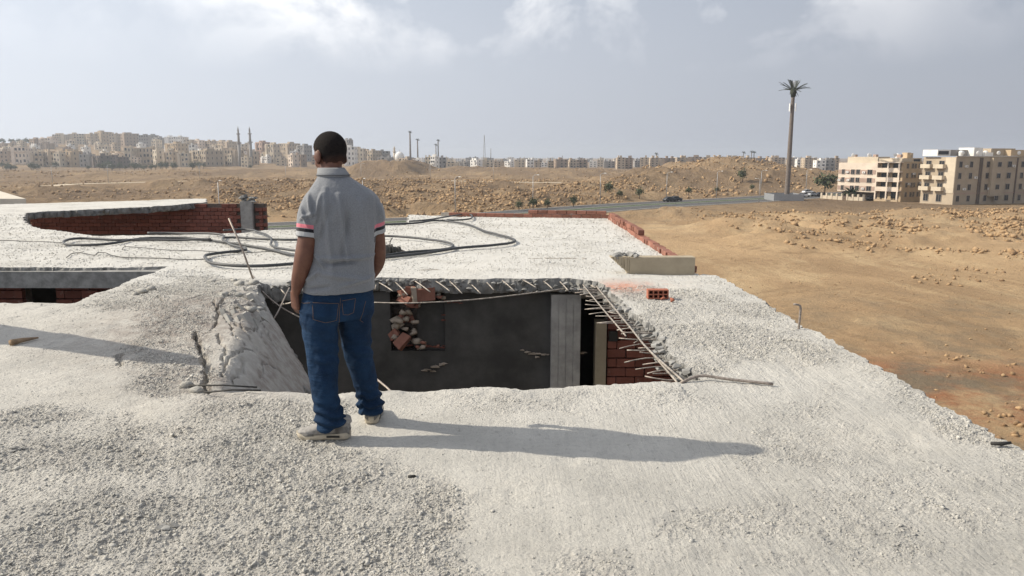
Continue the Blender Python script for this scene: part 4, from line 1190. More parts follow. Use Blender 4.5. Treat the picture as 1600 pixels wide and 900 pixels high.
# first: pinkish building with open loggias, lit on its left front
Da = 222.0
C0 = P(1402, 311, GZ); C0 = C0 * (Da / C0[1]); C0 = np.array([C0[0], C0[1]])
zb = GZ; zt = Q(1402, 245, Da)[2]; Hh = zt - zb
fd = np.array([-.52, .85]); fd /= np.linalg.norm(fd); fn = np.array([fd[1], -fd[0]]); fn = fn if fn[1] < 0 else -fn
sd = np.array([.42, .91]); sd /= np.linalg.norm(sd); sn = np.array([sd[1], -sd[0]])
sd = np.array([-fn[0], -fn[1]]); sn = -fd                       # square corner
LF = face_len(C0, fd, 1307); LS = min(face_len(C0, sd, 1436), 34)
t = empty('apartment_building', (C0[0], C0[1], zb), 'pinkish apartment building with open loggias beside the palm tower', 'building')
zroof = zb + Hh * .86
LB = LF * .37                                                  # loggia part next to the corner
P0 = C0 + fd * LB
facade_box(t, 'wall', M_bl['pink'], P0, fd, LF - LB, fn, LS, zb + Hh * .18, zroof)
facade_box(t, 'wall', M_bl['tan'], C0 - fn * .0, fd, LB - .02, fn * 1, .3, zb - .5, zb + .35)
side = facade_box(t, 'side_wall', M_bl['tan'], C0 - fn * 1.6, fd, LB - .01, fn, LS - 1.6, zb - .5, zroof + .4)
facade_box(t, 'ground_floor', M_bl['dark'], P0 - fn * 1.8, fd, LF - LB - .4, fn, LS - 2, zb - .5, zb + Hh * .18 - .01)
facade_box(t, 'penthouse', M_bl['cream'], P0 + fd * .3 - fn * 1.0, fd, (LF - LB) * .80, fn, 6, zroof + .01, zt)
facade_box(t, 'penthouse', M_bl['cream'], C0 + fd * .3 - fn * 1.2, fd, LB - .2, fn, 5, zroof + .42, zt - .5)
for s_, w_ in ((LB * .35, 1.2), (LB + 3, 1.0), (LB + 10, 1.3)): facade_box(t, 'roof_hut', M_bl['band'], C0 + fd * s_ - fn * 4, fd, w_, fn, 1.2, zt - .2, zt + .7)
fh = Hh * .68 / 4
yw = math.atan2(fd[1], fd[0])
for f_ in range(3):
    zz = zb + Hh * .18 + fh * 1.12 * (f_ + .45)
    band = MB().box(on_face(P0, fd, fn, (LF - LB) / 2, zz, .03), (LF - LB - .2, .08, 1.25), yw).build('band', M_bl['band'], t)
    for s_, w_ in ((.15, 1.5), (.46, 1.15), (.60, 1.15), (.86, .9)):
        add_window(t, P0, fd, fn, (LF - LB) * s_, zz, w_, 1.35)
for f_ in range(4):                                            # loggias: floor slab, parapet, posts, dark back
    z0 = zb + .4 + f_ * (zroof - zb) / 4; hh = (zroof - zb) / 4
    facade_box(t, 'loggia_floor', M_bl['pink'], C0, fd, LB - .02, fn, 1.58, z0 + hh - .36, z0 + hh - .02)
    if f_: facade_box(t, 'loggia_parapet', M_bl['pink'], C0 + fn * .02, fd, LB - .02, fn, .14, z0 + .0, z0 + .95)
    for s_ in (.02, .48, .95): facade_box(t, 'loggia_post', M_bl['pink'], C0 + fd * (LB * s_) + fn * .01, fd, .4, fn, .4, z0 - .0, z0 + hh - .37)
    for s_ in (.25, .72): add_window(t, C0 - fn * 1.6, fd, fn, LB * s_, z0 + 1.3, 2.4, 1.9, False)
    for s_ in (.2, .42, .55, .75, .9): add_window(t, C0 - fn * 1.6, sd, sn, LS * s_, z0 + 1.5, .9, 1.3)
clutter(t, P0, fd, fn, [((LF - LB) * a_, zb + Hh * .18 + fh * 1.12 * (b_ + .45) - .1) for a_, b_ in ((.30, 0), (.70, 1), (.30, 2), (.74, 2), (.95, 1))])
clutter(t, C0 - fn * 1.6, sd, sn, [(LS * a_, zb + 2 + b_) for a_, b_ in ((.3, 3), (.48, 6), (.82, 3.2))])
for a_, b_ in ((.15, 2), (.6, 3), (.85, 2.5)): q = C0 + fd * (LF * a_) - fn * b_; dish(t, q[0], q[1], zt - .6)
for a_ in (.3, .75): q = C0 + fd * (LF * a_) - fn * 8; tank(t, q[0], q[1], zt - .5)
wallt = empty('garden_wall', (C0[0], C0[1] - 4, zb), 'low cream garden wall with pillars in front of the pinkish building', 'wall')
for k in range(9):
    c = C0 + fd * (LB * 1.0 + k * (LF - LB) / 7.0) + fn * 5
    MB().box((c[0], c[1], zb + .7), (.5, .5, 2.2), yw).build('pillar', M_bl['cream'], wallt)
    if k < 8 and k != 3:
        c = c + fd * (LF - LB) / 14.0; MB().box((c[0], c[1], zb + .4), ((LF - LB) / 7.0 - .52, .25, 1.2), yw).build('wall_panel', M_bl['cream'], wallt)

# second: brown building, front in the shade, balconied left side in the sun
Db = 205.0
C1 = Q(1489, 308, Db)[:2]
g_n = np.array([.30, -.954]); g_d = np.array([.954, .30]); l_n = -g_d; l_d = -g_n
zt = Q(1489, 245.5, Db)[2]; Hh = zt - zb
LG = 34.0; LL = face_len(C1, l_d, 1437); LL = min(LL, 30) if LL > 0 else 22
t = empty('apartment_building', (C1[0], C1[1], zb), 'brown apartment building with white rooms on its roof at the right edge', 'building')
facade_box(t, 'wall', M_bl['olive'], C1, g_d, LG, g_n, LL, zb - .5, zt)
facade_box(t, 'corner_pier', M_bl['cream'], C1 - g_d * .12 + l_d * .1, l_d, LL * .30, l_n, .25, zb + 3.2, zt - .1)
yg = math.atan2(g_d[1], g_d[0]); yl = math.atan2(l_d[1], l_d[0])
MB().box(on_face(C1, g_d, g_n, LG / 2, zb + Hh * .245, .05), (LG, .14, .25), yg).build('cornice', M_bl['band'], t)
MB().box(on_face(C1, g_d, g_n, LG / 2, zt + .1, -.02), (LG + .2, .3, .3), yg).build('roof_cornice', M_bl['olive'], t)
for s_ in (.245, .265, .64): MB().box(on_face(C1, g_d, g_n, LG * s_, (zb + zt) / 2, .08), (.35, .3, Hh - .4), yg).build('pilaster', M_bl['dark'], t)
MB().box(on_face(C1, g_d, g_n, LG * .42, (zb + zt) / 2 + 1, .45), (4.6, .9, Hh - 2.4), yg).build('stair_bay', M_bl['olive'], t)
for f_ in range(4):
    zz = zb + 1.7 + f_ * (Hh - .6) / 4
    for s_ in (.045, .155, .33, .56, .70, .80, .91): add_window(t, C1, g_d, g_n, LG * s_, zz, .95 if s_ != .56 else 1.3, 1.5)
    add_window(t, C1 + g_n * .92, g_d, g_n, LG * .42, zz, 1.2, 1.2)
    for s_ in (.42, .82):
        add_window(t, C1, l_d, l_n, LL * s_, zz, 1.6, 1.9)
        if f_: add_balcony(t, C1, l_d, l_n, LL * s_, zz - .4, LL * .30, M_bl['cream'], 1.4)
facade_box(t, 'roof_room', M_bl['white'], C1 + g_d * -1.0 - g_n * (LL * .5), g_d, 4.6, g_n, 5, zt + .31, Q(1489, 234, Db + 8)[2])
o = facade_box(t, 'roof_room_glass', M_glass, C1 + g_d * -.7 - g_n * (LL * .5 - .06), g_d, 3.6, g_n, .12, zt + .7, Q(1489, 236, Db + 8)[2])
facade_box(t, 'roof_room', M_bl['grey'], C1 + g_d * 4.2 - g_n * 6, g_d, 6, g_n, 5, zt + .31, zt + 2.0)
facade_box(t, 'roof_room', M_bl['white'], C1 + g_d * 10.3 - g_n * 4, g_d, 3.2, g_n, 5, zt + .31, zt + 2.6)
facade_box(t, 'roof_room', M_bl['white'], C1 + g_d * 13.6 - g_n * 3, g_d, 2.6, g_n, 5, zt + .31, zt + 1.3)
facade_box(t, 'roof_room', M_bl['olive'], C1 + g_d * 16.5 - g_n * 4, g_d, 9, g_n, 5, zt + .31, zt + 2.4)
facade_box(t, 'roof_room', M_bl['tan'], C1 + g_d * 21.5 - g_n * 2, g_d, 7, g_n, 5, zt + .31, zt + 2.0)
clutter(t, C1, g_d, g_n, [(LG * a_, zb + 1.2 + b_ * (Hh - .6) / 4) for a_, b_ in ((.10, 1), (.10, 3), (.21, 2), (.36, 1), (.60, 3), (.75, 1), (.75, 2), (.86, 3))])
for a_, b_ in ((.12, 2), (.3, 2.5), (.5, 2), (.72, 2)): q = C1 + g_d * (LG * a_) - g_n * b_; dish(t, q[0], q[1], zt)
for a_ in (.2, .46, .9): q = C1 + g_d * (LG * a_) - g_n * 5; tank(t, q[0], q[1], zt + .3)
far_block('apartment_building', 1602, 1660, 255, 215, 'tan', 'tan building cut by the right picture edge', floors=3, depth=14)
far_block('apartment_building', 1412, 1440, 247, 268, 'tan', 'tan building in the gap between the two near apartment buildings', floors=4, depth=14)

# ------------------------------------------------------------------ palm shaped antenna tower
Dt = P(1229, 313, GZ)[1]
tb = P(1229, 313, GZ); th = Q(1241, 140, Dt)[2] - GZ
t = empty('antenna_tower', tb, 'tall telecom mast disguised as a palm tree beside the road', 'tower')

M_trunk = simple('mast_trunk', (.175, .148, .13), .9, .25, 2, .4, .03)
M_frond = simple('palm_frond', (.045, .052, .036), .8, .4, 3, .2, .02)
M_metal = simple('galvanised', (.36, .37, .38), .5, .15, 4, .1, .01, .5, .5)
MB().tube([(tb[0], tb[1], GZ - .5 + (th + .5) * k / 14) for k in range(15)], [.78 - .30 * k / 14 for k in range(15)], 14).build('pole', M_trunk, t, True)
ztop = GZ + th
MB().tube([(tb[0], tb[1], ztop - 2.2), (tb[0], tb[1], ztop - .6), (tb[0], tb[1], ztop + .4)], [.6, .95, .75], 12).build('crown_base', M_frond, t, True)
def frond_mb(L, az, el, droop):
    mb = MB(); n = 9; pts = []
    for k in range(n + 1):
        s_ = k / n; e = el - droop * s_
        pts.append((pts[-1] + np.array([math.cos(az) * math.cos(e), math.sin(az) * math.cos(e), math.sin(e)]) * L / n) if k else np.array([tb[0] + .5 * math.cos(az), tb[1] + .5 * math.sin(az), ztop - .2]))
    mb.tube(pts, [.10 - .08 * k / n for k in range(n + 1)], 4)
    side = np.array([-math.sin(az), math.cos(az), 0])
    for k in range(1, n + 1):
        for m in (0, .5):
            b = pts[k] if not m else (pts[k] + pts[k - 1]) / 2
            d = pts[k] - pts[k - 1]; d /= np.linalg.norm(d)
            ll = .60 * (1 - .5 * abs(k / n - .4))
            for sg in (-1, 1):
                e = b + (side * sg * .75 + d * .8) * ll - (0, 0, .12)
                mb.add([b - d * .09, b + d * .09, e + d * .03, e - d * .03], [(0, 1, 2, 3)])
    return mb
for k in range(27):
    el = (1.25, .8, .35, -.02)[k % 4] + rnd.uniform(-.12, .12)
    frond_mb(rnd.uniform(3.3, 4.3) * (.85 if el > 1 else 1), k * 2.4 + rnd.uniform(-.2, .2), el, rnd.uniform(.15, .5)).build('frond', M_frond, t)
frond_mb(1.8, -.6, -.9, .2).build('frond', M_frond, t)
zc_ = Q(1240, 168, Dt)[2]
for k in range(3):
    a = k * 2.09 + 3.5
    o = MB().box((tb[0] + .95 * math.cos(a), tb[1] + .95 * math.sin(a), zc_), (.24, .42, 2.3), a).build('antenna_panel', M_white, t)
    MB().tube([(tb[0], tb[1], zc_), (tb[0] + .45 * math.cos(a), tb[1] + .45 * math.sin(a), zc_), (tb[0] + .86 * math.cos(a), tb[1] + .86 * math.sin(a), zc_)], .05, 6).build('bracket', M_metal, o)
for a in (1.0, 2.6): MB().box((tb[0] + .3 * math.cos(a), tb[1] - .4, ztop + 1.6), (.2, .2, 1.6)).build('top_antenna', M_white, t)
fe = empty('fence', (tb[0], tb[1], GZ), 'grey panel fence around the foot of the palm mast', 'fence')
for sx, sy, ax in ((0, -1, 0), (0, 1, 0), (-1, 0, 1), (1, 0, 1)):
    for k in range(5):
        o_ = (k - 2) * 1.75
        c = (tb[0] - .6 + (o_ if not ax else sx * 4.4), tb[1] + 1 + (o_ if ax else sy * 4.4), GZ + 1.0)
        MB().box(c, ((1.72, .06) if not ax else (.06, 1.72)) + (2.0,)).build('fence_panel', M_metal, fe)
for sx in (-1, 1):
    for sy in (-1, 1): MB().box((tb[0] - .6 + sx * 4.4, tb[1] + 1 + sy * 4.4, GZ + 1.1), (.14, .14, 2.4)).build('fence_post', M_metal, fe)

# far masts
def far_mast(px, ytop, D, r, label, crown=True, lattice=False):
    zt = Q(px, ytop, D)[2]; b = Q(px, 255, D); zb = gz(b[0], D) - 1
    t = empty('radio_mast', (b[0], D, zb), label, 'mast')
    M_ = M_bl['grey'] if lattice else M_trunk
    if not lattice: MB().tube([(b[0], D, zb), (b[0], D, (zb + zt) / 2), (b[0], D, zt)], [r, r * .8, r * .6], 8).build('pole', M_, t, True)
    else:
        mb = MB()
        for sx in (-1, 1): mb.tube([(b[0] + sx * r, D, zb), (b[0] + sx * r * .6, D, (zb + zt) / 2), (b[0] + sx * .1, D, zt)], .22, 4)
        n = 12
        for k in range(n):
            a, c = k / n, (k + 1) / n; sg = 1 if k % 2 else -1
            mb.tube([(b[0] + sg * r * (1 - a * .8), D, zb + (zt - zb) * a), (b[0], D, zb + (zt - zb) * (a + c) / 2), (b[0] - sg * r * (1 - c * .8), D, zb + (zt - zb) * c)], .12, 4)
        mb.build('lattice', M_, t)
    if crown:
        mb = MB()
        for k in range(14):
            a = k * 2.4; e = (1.0, .4, -.1)[k % 3]; d = np.array([math.cos(a) * math.cos(e), math.sin(a) * math.cos(e), math.sin(e)])
            mb.tube([np.array([b[0], D, zt]), np.array([b[0], D, zt]) + d * 1.6, np.array([b[0], D, zt]) + d * 3.0 - (0, 0, .4)], [.3, .25, .05], 4)
        o = mb.build('frond', M_frond, t); o['kind'] = 'stuff'
for a in ((641.5, 207, 860, 1.3, 'tallest dark palm mast right of the man'), (653, 219, 880, 1.1, 'second dark palm mast right of the man'), (681.5, 227, 930, .8, 'shorter one of two masts standing close together'), (685, 220, 930, 1.0, 'taller one of two masts standing close together'),
          (1025, 241, 900, 1.0, 'short palm mast above the horizon row'), (1161, 239, 900, .7, 'left one of three thin masts on the horizon row'), (1173.5, 238, 900, .7, 'middle one of three thin masts on the horizon row'), (1177.5, 238.5, 900, .7, 'right one of three thin masts on the horizon row')): far_mast(*a)
far_mast(757, 211, 1000, 1.6, 'thin lattice radio mast on the horizon', False, True); far_mast(767, 232, 1000, .5, 'low thin pole near the lattice mast', False); far_mast(878.5, 243, 900, .5, 'thin pole on the horizon row', False)

# ------------------------------------------------------------------ street lamps
def lamp(px, py_base, h, label, group, D=None, side=1, thick=1.0):
    b = P(px, py_base, GZ) if D is None else np.array([Q(px, 260, D)[0], D, 0])
    z = gz(b[0], b[1])
    return np.array([b[0], b[1], z]), h, label, group, side, thick
def build_lamp():
    t = empty('street_lamp', (0, 0, 0), '', 'street lamp')
    MB().tube([(0, 0, -.3), (0, 0, 4), (0, 0, 8.2)], [.10, .085, .06], 6).build('pole', M_metal, t, True)
    MB().tube([(0, 0, 8.1), (.5, 0, 8.5), (1.5, 0, 8.6)], [.05, .05, .04], 5).build('arm', M_metal, t, True)
    MB().box((1.75, 0, 8.58), (.6, .22, .14)).build('lamp_head', M_white, t)
    return t
lamp0 = build_lamp(); used_l = False
T = np.gradient(ROAD_MID, axis=0); T /= np.linalg.norm(T, axis=1)[:, None]; NR = np.stack([T[:, 1], -T[:, 0]], 1)
def place_lamp(x, y, z, rz, label, group, sc=1.0):
    global used_l
    o = lamp0 if not used_l else copy_tree(lamp0); used_l = True
    o.location = (x, y, z); o.rotation_euler = (0, 0, rz); o.scale = (sc, sc, sc); tag(o, label, 'street lamp', group)
i = 6
while i < len(ROAD_MID) - 1:
    q = ROAD_MID[i] - NR[i] * 10.6; place_lamp(q[0], q[1], GZ, math.atan2(NR[i][1], NR[i][0]), 'grey street lamp on the far side of the asphalt road', 'lamps on the far side of the road'); i += 6
i = 40
while i < len(ROAD_MID) - 1:
    q = ROAD_MID[i] + NR[i] * 10.6; place_lamp(q[0], q[1], GZ, math.atan2(-NR[i][1], -NR[i][0]), 'grey street lamp on the near side of the asphalt road', 'lamps on the near side of the road', .8); i += 12
for k in range(0, len(TRACK) - 1, 3):
    q = TRACK[k] + np.array([0, 9.0]); place_lamp(q[0], q[1], gz(*q), 0, 'thin pole standing along the pale dirt track', 'poles along the dirt track', .9)
lp = P(1494, 311, GZ); place_lamp(lp[0], lp[1], GZ, 3.1, 'tall lamp in front of the brown apartment building', None, 1.25)

# ------------------------------------------------------------------ trees and bushes
def leaf_mat(name, c):
    m = Mat(name, .75, .25); r = m.isl()
    m.color(m.mix(r, tuple(x * .55 for x in c), tuple(x * 1.35 for x in c)))
    return m.m
M_leaf = leaf_mat('dusty_leaf', (.085, .098, .05)); M_leaf2 = leaf_mat('dark_leaf', (.040, .058, .028)); M_leaf3 = leaf_mat('yellow_leaf', (.135, .14, .045))
M_bark = simple('bark', (.16, .115, .075), .9, .3, 6, .4, .02)
def crown(r, n, leaf, flat=.8, seed=0):
    g = np.random.default_rng(seed)
    cl = g.normal(size=(7, 3)); cl = cl / np.linalg.norm(cl, axis=1)[:, None] * g.uniform(.25, .75, (7, 1)) * r
    c = cl[g.integers(0, 7, n)] + g.normal(size=(n, 3)) * r * .26; c[:, 2] *= flat
    a = g.normal(size=(n, 3)); a /= np.linalg.norm(a, axis=1)[:, None]; b = g.normal(size=(n, 3)); b = np.cross(a, b); b /= np.linalg.norm(b, axis=1)[:, None]
    s = leaf * g.uniform(.6, 1.3, (n, 1)); a, b = a * s, b * s * .6
    V = np.stack([c - a, c + b, c + a, c - b], 1).reshape(-1, 3)
    return V, np.arange(4 * n).reshape(-1, 4)
def make_tree(h, r, mat, seed, n=260):
    t = empty('tree', (0, 0, 0), '', 'tree')
    mb = MB(); mb.tube([(0, 0, -.3), (.05, 0, h * .3), (0, .04, h * .7)], [.13, .10, .05], 6)
    for k in range(4):
        a = k * 1.7 + seed; mb.tube([(0, 0, h * .4), (math.cos(a) * r * .35, math.sin(a) * r * .35, h * .58), (math.cos(a) * r * .6, math.sin(a) * r * .6, h * .75)], [.06, .045, .02], 5)
    mb.build('trunk', M_bark, t, True)
    V, Fq = crown(r, n, r * .15, .85, seed); V = V + (0, 0, h * .68)
    o = link('crown', mesh_np('crown', V, Fq, False, [mat]), t)
    return t
tp = [make_tree(3.6, 1.9, M_leaf, 3, 420), make_tree(2.3, 1.25, M_leaf, 8, 300), make_tree(2.6, 1.6, M_leaf3, 12)]; tu = [False] * 3
def place_tree(k, px, py, sc, label, group=None, z=None, D=None):
    b = P(px, py, GZ) if D is None else np.array([Q(px, 260, D)[0], D, 0.])
    o = tp[k] if not tu[k] else copy_tree(tp[k]); tu[k] = True
    o.location = (b[0], b[1], gz(b[0], b[1]) if z is None else z); o.rotation_euler = (0, 0, rnd.uniform(0, 6)); o.scale = (sc,) * 3; tag(o, label, 'tree', group)
for (px, py, sc), od in zip(((811, 329, 1.0), (833, 327, 1.2), (855, 326, .95), (896, 323, 1.15), (968, 315, 1.0), (999, 314, 1.3), (951, 308, 1.7), (1076, 308, 1.1), (1120, 304, .9), (1175, 300, 1.0)), ('leftmost', 'second from left', 'third from left', 'fourth from left', 'tree left of the big bush pair', 'rightmost before the dark cars', 'largest', 'just right of the dark cars', 'second right of the dark cars', 'third right of the dark cars')):
    place_tree(1, px, py, sc, 'small dark roadside tree below the rubble bank, ' + od, 'small trees along the far roadside')
place_tree(1, 1159, 296, 2.2, 'large round dark bush on the rubble slope left of the palm mast')
place_tree(0, 1288, 303, 2.1, 'grey green tree between the palm mast and the pinkish building')
place_tree(0, 1449, 309, 1.25, 'small tree at the left corner of the brown building')
place_tree(2, 1470, 311, 1.3, 'yellowish bush in front of the brown building'); place_tree(2, 1533, 309, 1.55, 'clipped yellow green round bush before the brown building')
place_tree(0, 1560, 308, 1.6, 'green tree before the shaded brown front'); place_tree(0, 1583, 310, 1.7, 'grey green tree at the right picture edge'); place_tree(0, 1432, 308, 1.5, 'pale green tree in the gap between the near buildings')
for k in range(46):
    i = int(rnd.uniform(70, len(ROAD_MID) - 2)); q = ROAD_MID[i] + NR[i] * rnd.uniform(-1.2, 1.2)
    V, Fq = crown(.9, 60, .2, .6, 900 + k); 
    o = obj('shrub', V + (q[0], q[1], GZ + .5), Fq, M_leaf2, loc=(q[0], q[1], GZ + .14)); tag(o, 'low green shrub on the median strip of the road', 'shrub', 'shrubs on the median strip')
for k in range(52):
    px = rnd.choice((rnd.uniform(160, 192), rnd.uniform(0, 20), rnd.uniform(262, 350), rnd.uniform(200, 260), rnd.uniform(0, 400), rnd.uniform(0, 330))); 
    place_tree(1, px, 262, rnd.uniform(1.6, 3.2), 'dark tree among the houses at the foot of the hill', 'trees at the foot of the hill', D=rnd.uniform(700, 790) )
for k in range(40):
    place_tree(1, rnd.uniform(-10, 86), 262, rnd.uniform(2.2, 3.6), 'dark tree on the left ridge of the hill', 'trees on the hill ridge', D=rnd.uniform(1180, 1320))
# palm by the pinkish building
pt = P(1329, 312, GZ); t = empty('palm_tree', pt, 'short bushy palm in front of the pinkish building', 'palm tree')
MB().tube([(pt[0], pt[1], GZ - .2), (pt[0], pt[1], GZ + 1), (pt[0] + .1, pt[1], GZ + 2.2)], [.35, .3, .28], 8).build('trunk', M_bark, t, True)
tb_s, zt_s = tb, ztop
tb, ztop = np.array([pt[0], pt[1]]), GZ + 2.4
for k in range(22): frond_mb(rnd.uniform(1.7, 2.4), k * 2.4, (1.2, .7, .2)[k % 3], rnd.uniform(.5, 1.2)).build('frond', M_leaf2, t)
tb, ztop = tb_s, zt_s

# ------------------------------------------------------------------ cars
def make_car(paint):
    t = empty('parked_car', (0, 0, 0), '', 'car')
    secs = []
    prof = [(-2.15, .45, .75, .70), (-2.0, .32, .92, .80), (-1.2, .28, .98, .86), (0, .26, 1.0, .88), (1.2, .28, .95, .86), (1.95, .34, .82, .80), (2.15, .45, .68, .70)]
    for x, z0, z1, w in prof: secs.append(((x, 0, (z0 + z1) / 2), (0, w, 0), (0, 0, (z1 - z0) / 2), 5))
    MB().loft(secs, 16).build('body', paint, t, True)
    secs = [((-1.75, 0, .95), (0, .72, 0), (0, 0, .04), 4), ((-1.1, 0, 1.16), (0, .68, 0), (0, 0, .26), 4), ((.35, 0, 1.17), (0, .68, 0), (0, 0, .27), 4), ((1.15, 0, .95), (0, .72, 0), (0, 0, .04), 4)]
    MB().loft(secs, 16).build('windows', M_glass, t, True)
    MB().box((-.38, 0, 1.445), (1.5, 1.26, .05)).build('roof', paint, t)
    for x in (-1.35, 1.3):
        for y in (-.8, .8): MB().tube([(x, y - .1, .32), (x, y, .32), (x, y + .1, .32)], [.32, .32, .32], 12).build('wheel', M_wire, t)
    return t
paints = {'dark': simple('dark_paint', (.03, .032, .038), .35, .1, 3, 0, spec=.5), 'white': simple('white_paint', (.72, .72, .72), .35, .06, 3, 0, spec=.5), 'silver': simple('silver_paint', (.45, .46, .47), .35, .06, 3, 0, spec=.5)}
for paint, px, py, yaw, lab in (('dark', 1056, 314.5, .55, 'dark car driving on the asphalt road left of the palm mast'), ('dark', 1046, 315.5, .55, 'second dark car close behind on the asphalt road'), ('white', 1256, 308.2, .5, 'white car parked right behind the mast fence'), ('silver', 1270, 306.8, .5, 'silver car parked beside the white car near the mast'), ('white', 1262, 302.5, .4, 'white car on the far road behind the mast'), ('dark', 1283, 307.5, .2, 'dark car parked at the left of the pinkish building'), ('dark', 1364, 312, .1, 'dark car parked under the pinkish building'), ('silver', 1371, 309.5, .3, 'silver car at the loggias of the pinkish building'), ('white', 1393, 312, .2, 'small white car near the corner of the pinkish building')):
    b = P(px, py, GZ); o = make_car(paints[paint]); o.location = (b[0], b[1], gz(b[0], b[1]) + .06); o.rotation_euler = (0, 0, yaw); tag(o, lab, 'car')

# ------------------------------------------------------------------ dusty air
hb = MB().box((0, 2900, 35), (13000, 6600, 98.0))
Vh, Fh = hb.arr(); Vh[:, 2] = np.where(Vh[:, 2] < 0, -18, 62)
me = mesh_np('haze', Vh, [tuple(f) for f in Fh])
hz_o = link('haze', me); tag(hz_o, 'pale dusty haze hanging over the whole plain', 'haze', kind='stuff')
hm = bpy.data.materials.new('haze'); hm.use_nodes = True; hm.node_tree.nodes.clear()
vo = hm.node_tree.nodes.new('ShaderNodeVolumePrincipled'); vo.inputs['Color'].default_value = (.86, .92, 1.0, 1); vo.inputs['Density'].default_value = .00021; vo.inputs['Anisotropy'].default_value = .3
out = hm.node_tree.nodes.new('ShaderNodeOutputMaterial'); hm.node_tree.links.new(vo.outputs[0], out.inputs['Volume'])
me.materials.append(hm)
# ------------------------------------------------------------------ hoses, wires and rods lying on the roof
def on_roof(pxs, r, lift=0.0):
    p = np.array([P(*q) for q in pxs]); p = smooth_path(p, .05)
    zz = H(p[:, 0], p[:, 1], False)
    k = np.ones(9) / 9
    zz = np.convolve(np.pad(zz, 4, mode='edge'), k, 'valid')
    s_ = np.arange(len(p)) * .05 + len(p)
    p[:, 0] += .022 * fbm(s_ * 1.3, s_ * 0 + len(pxs), 951, 3); p[:, 1] += .05 * fbm(s_ * 1.1, s_ * 0 + 7 + len(pxs), 955, 3); zz = zz + np.maximum(0, .03 * fbm(s_ * .7, s_ * 0 + 3, 957, 2))
    p[:, 2] = zz + r + .012 + lift
    return p
def hose(name, pxs, r, label, cat, mat, lift=0.0, group=None, n=7):
    p = on_roof(pxs, r, lift)
    o = MB().tube(p, r, n).build(name, mat, None, True, loc=p[0]); tag(o, label, cat, group)
    return o
hose('hose', [(470, 406), (459, 403), (420, 393), (384, 386), (351, 381), (315, 377), (285, 375), (240, 375), (207, 377.5), (186, 383), (156, 386.5), (120, 387), (101, 385), (104, 380.5), (124, 377.5), (180, 378), (240, 378), (300, 378.5), (330, 379)], .024,
     'long dark hose looping back on itself at the left of the far roof', 'hose', M_hose)
hose('hose', [(231, 367), (270, 367), (315, 369), (348, 372), (350, 378), (360, 386), (384, 394), (376, 396.5), (360, 398), (335, 401), (321, 405), (321, 410), (332, 417), (360, 421), (405, 422), (459, 417.5), (520, 412), (586, 408), (650, 402), (710, 393.5), (762, 389), (794, 385), (805, 380), (794, 374.5), (775, 370), (752, 363), (733, 354), (703, 349), (677, 348), (645, 352), (600, 354.5), (520, 357)], .024,
     'longest dark hose sweeping in a wide loop behind the man to the right', 'hose', M_hose, .012)
hose('hose', [(351, 365.5), (384, 362.5), (405, 368), (424, 377), (424, 387), (435, 394), (459, 398.5), (500, 402)], .022, 'grey hose bent round the foot of the leaning rod', 'hose', M_hose, .03)
hose('hose', [(348, 376), (375, 376), (420, 378), (460, 379), (530, 377), (596, 374), (658, 377.5), (690, 382.5), (706, 387), (702, 394), (658, 399.5), (612, 404.5), (560, 408)], .023, 'dark hose crossing behind the man with a bend at his right', 'hose', M_hose, .02)
hose('hose', [(640, 349), (677, 347), (703, 341), (726, 338), (737, 339.5), (736, 345), (723, 347.5), (687, 348.5)], .021, 'short hose end curled near the back parapet', 'hose', M_hose, .03)
hose('wire', [(-30, 378.5), (20, 378), (60, 379), (98, 380.5)], .007, 'thin dark wire running in from the left edge of the far roof', 'wire', M_wire)
hose('wire', [(104, 405), (112, 399), (125, 397.5), (140, 400), (150, 401), (156, 397), (166, 398), (186, 403), (240, 405), (300, 407), (330, 406)], .007, 'curled dark wire on the left part of the far roof', 'wire', M_wire)
hose('wire', [(192, 393), (198, 388.5), (230, 390), (300, 393), (370, 397), (430, 395)], .006, 'straight thin wire between the hoses', 'wire', M_wire)
# breaker hammer lying behind the man
b0 = P(586, 401); b1 = P(626, 399)
u = (b1 - b0) / np.linalg.norm(b1 - b0); zr = .10
t = empty('breaker_hammer', P(606, 401), 'dark breaker hammer lying on the roof behind the man', 'hammer')
M_tool = simple('dirty_tool', (.10, .095, .085), .7, .4, 14, .4, .006)
def along(s, h=zr): return b0 + u * s + (0, 0, h)
Lh = np.linalg.norm(b1 - b0)
MB().tube([along(0), along(.04), along(Lh * .55), along(Lh * .6)], [.05, .085, .085, .06], 12).build('motor_body', M_tool, t, True)
o = MB().tube([along(Lh * .6), along(Lh * .8), along(Lh * .86)], [.055, .05, .04], 10).build('barrel', M_tool, t, True)
mb = MB()
for k in range(5): mb.tube([along(Lh * .12 + k * .055), along(Lh * .12 + k * .055 + .01), along(Lh * .12 + k * .055 + .02)], [.093, .095, .093], 12)
fo = mb.build('cooling_fin', M_tool, t); fo['kind'] = 'stuff'
MB().tube([along(Lh * .84), along(Lh * .9), along(Lh * 1.0)], [.035, .06, .05], 10).build('chuck', M_tool, t, True)
MB().tube([along(Lh * 1.0, .09), along(Lh * 1.15, .06), along(Lh * 1.32, .035)], [.018, .018, .006], 8).build('chisel', M_steel, t, True)
MB().tube(smooth_path([along(.03, .14), along(-.04, .22), along(-.14, .22), along(-.16, .1), along(-.06, .06)], .03), .017, 8).build('handle', M_tool, t, True)
MB().tube(smooth_path([along(.25, .17), along(.26, .24), along(.30, .30)], .03), .008, 6).build('trigger_cable', M_wire, t, True)

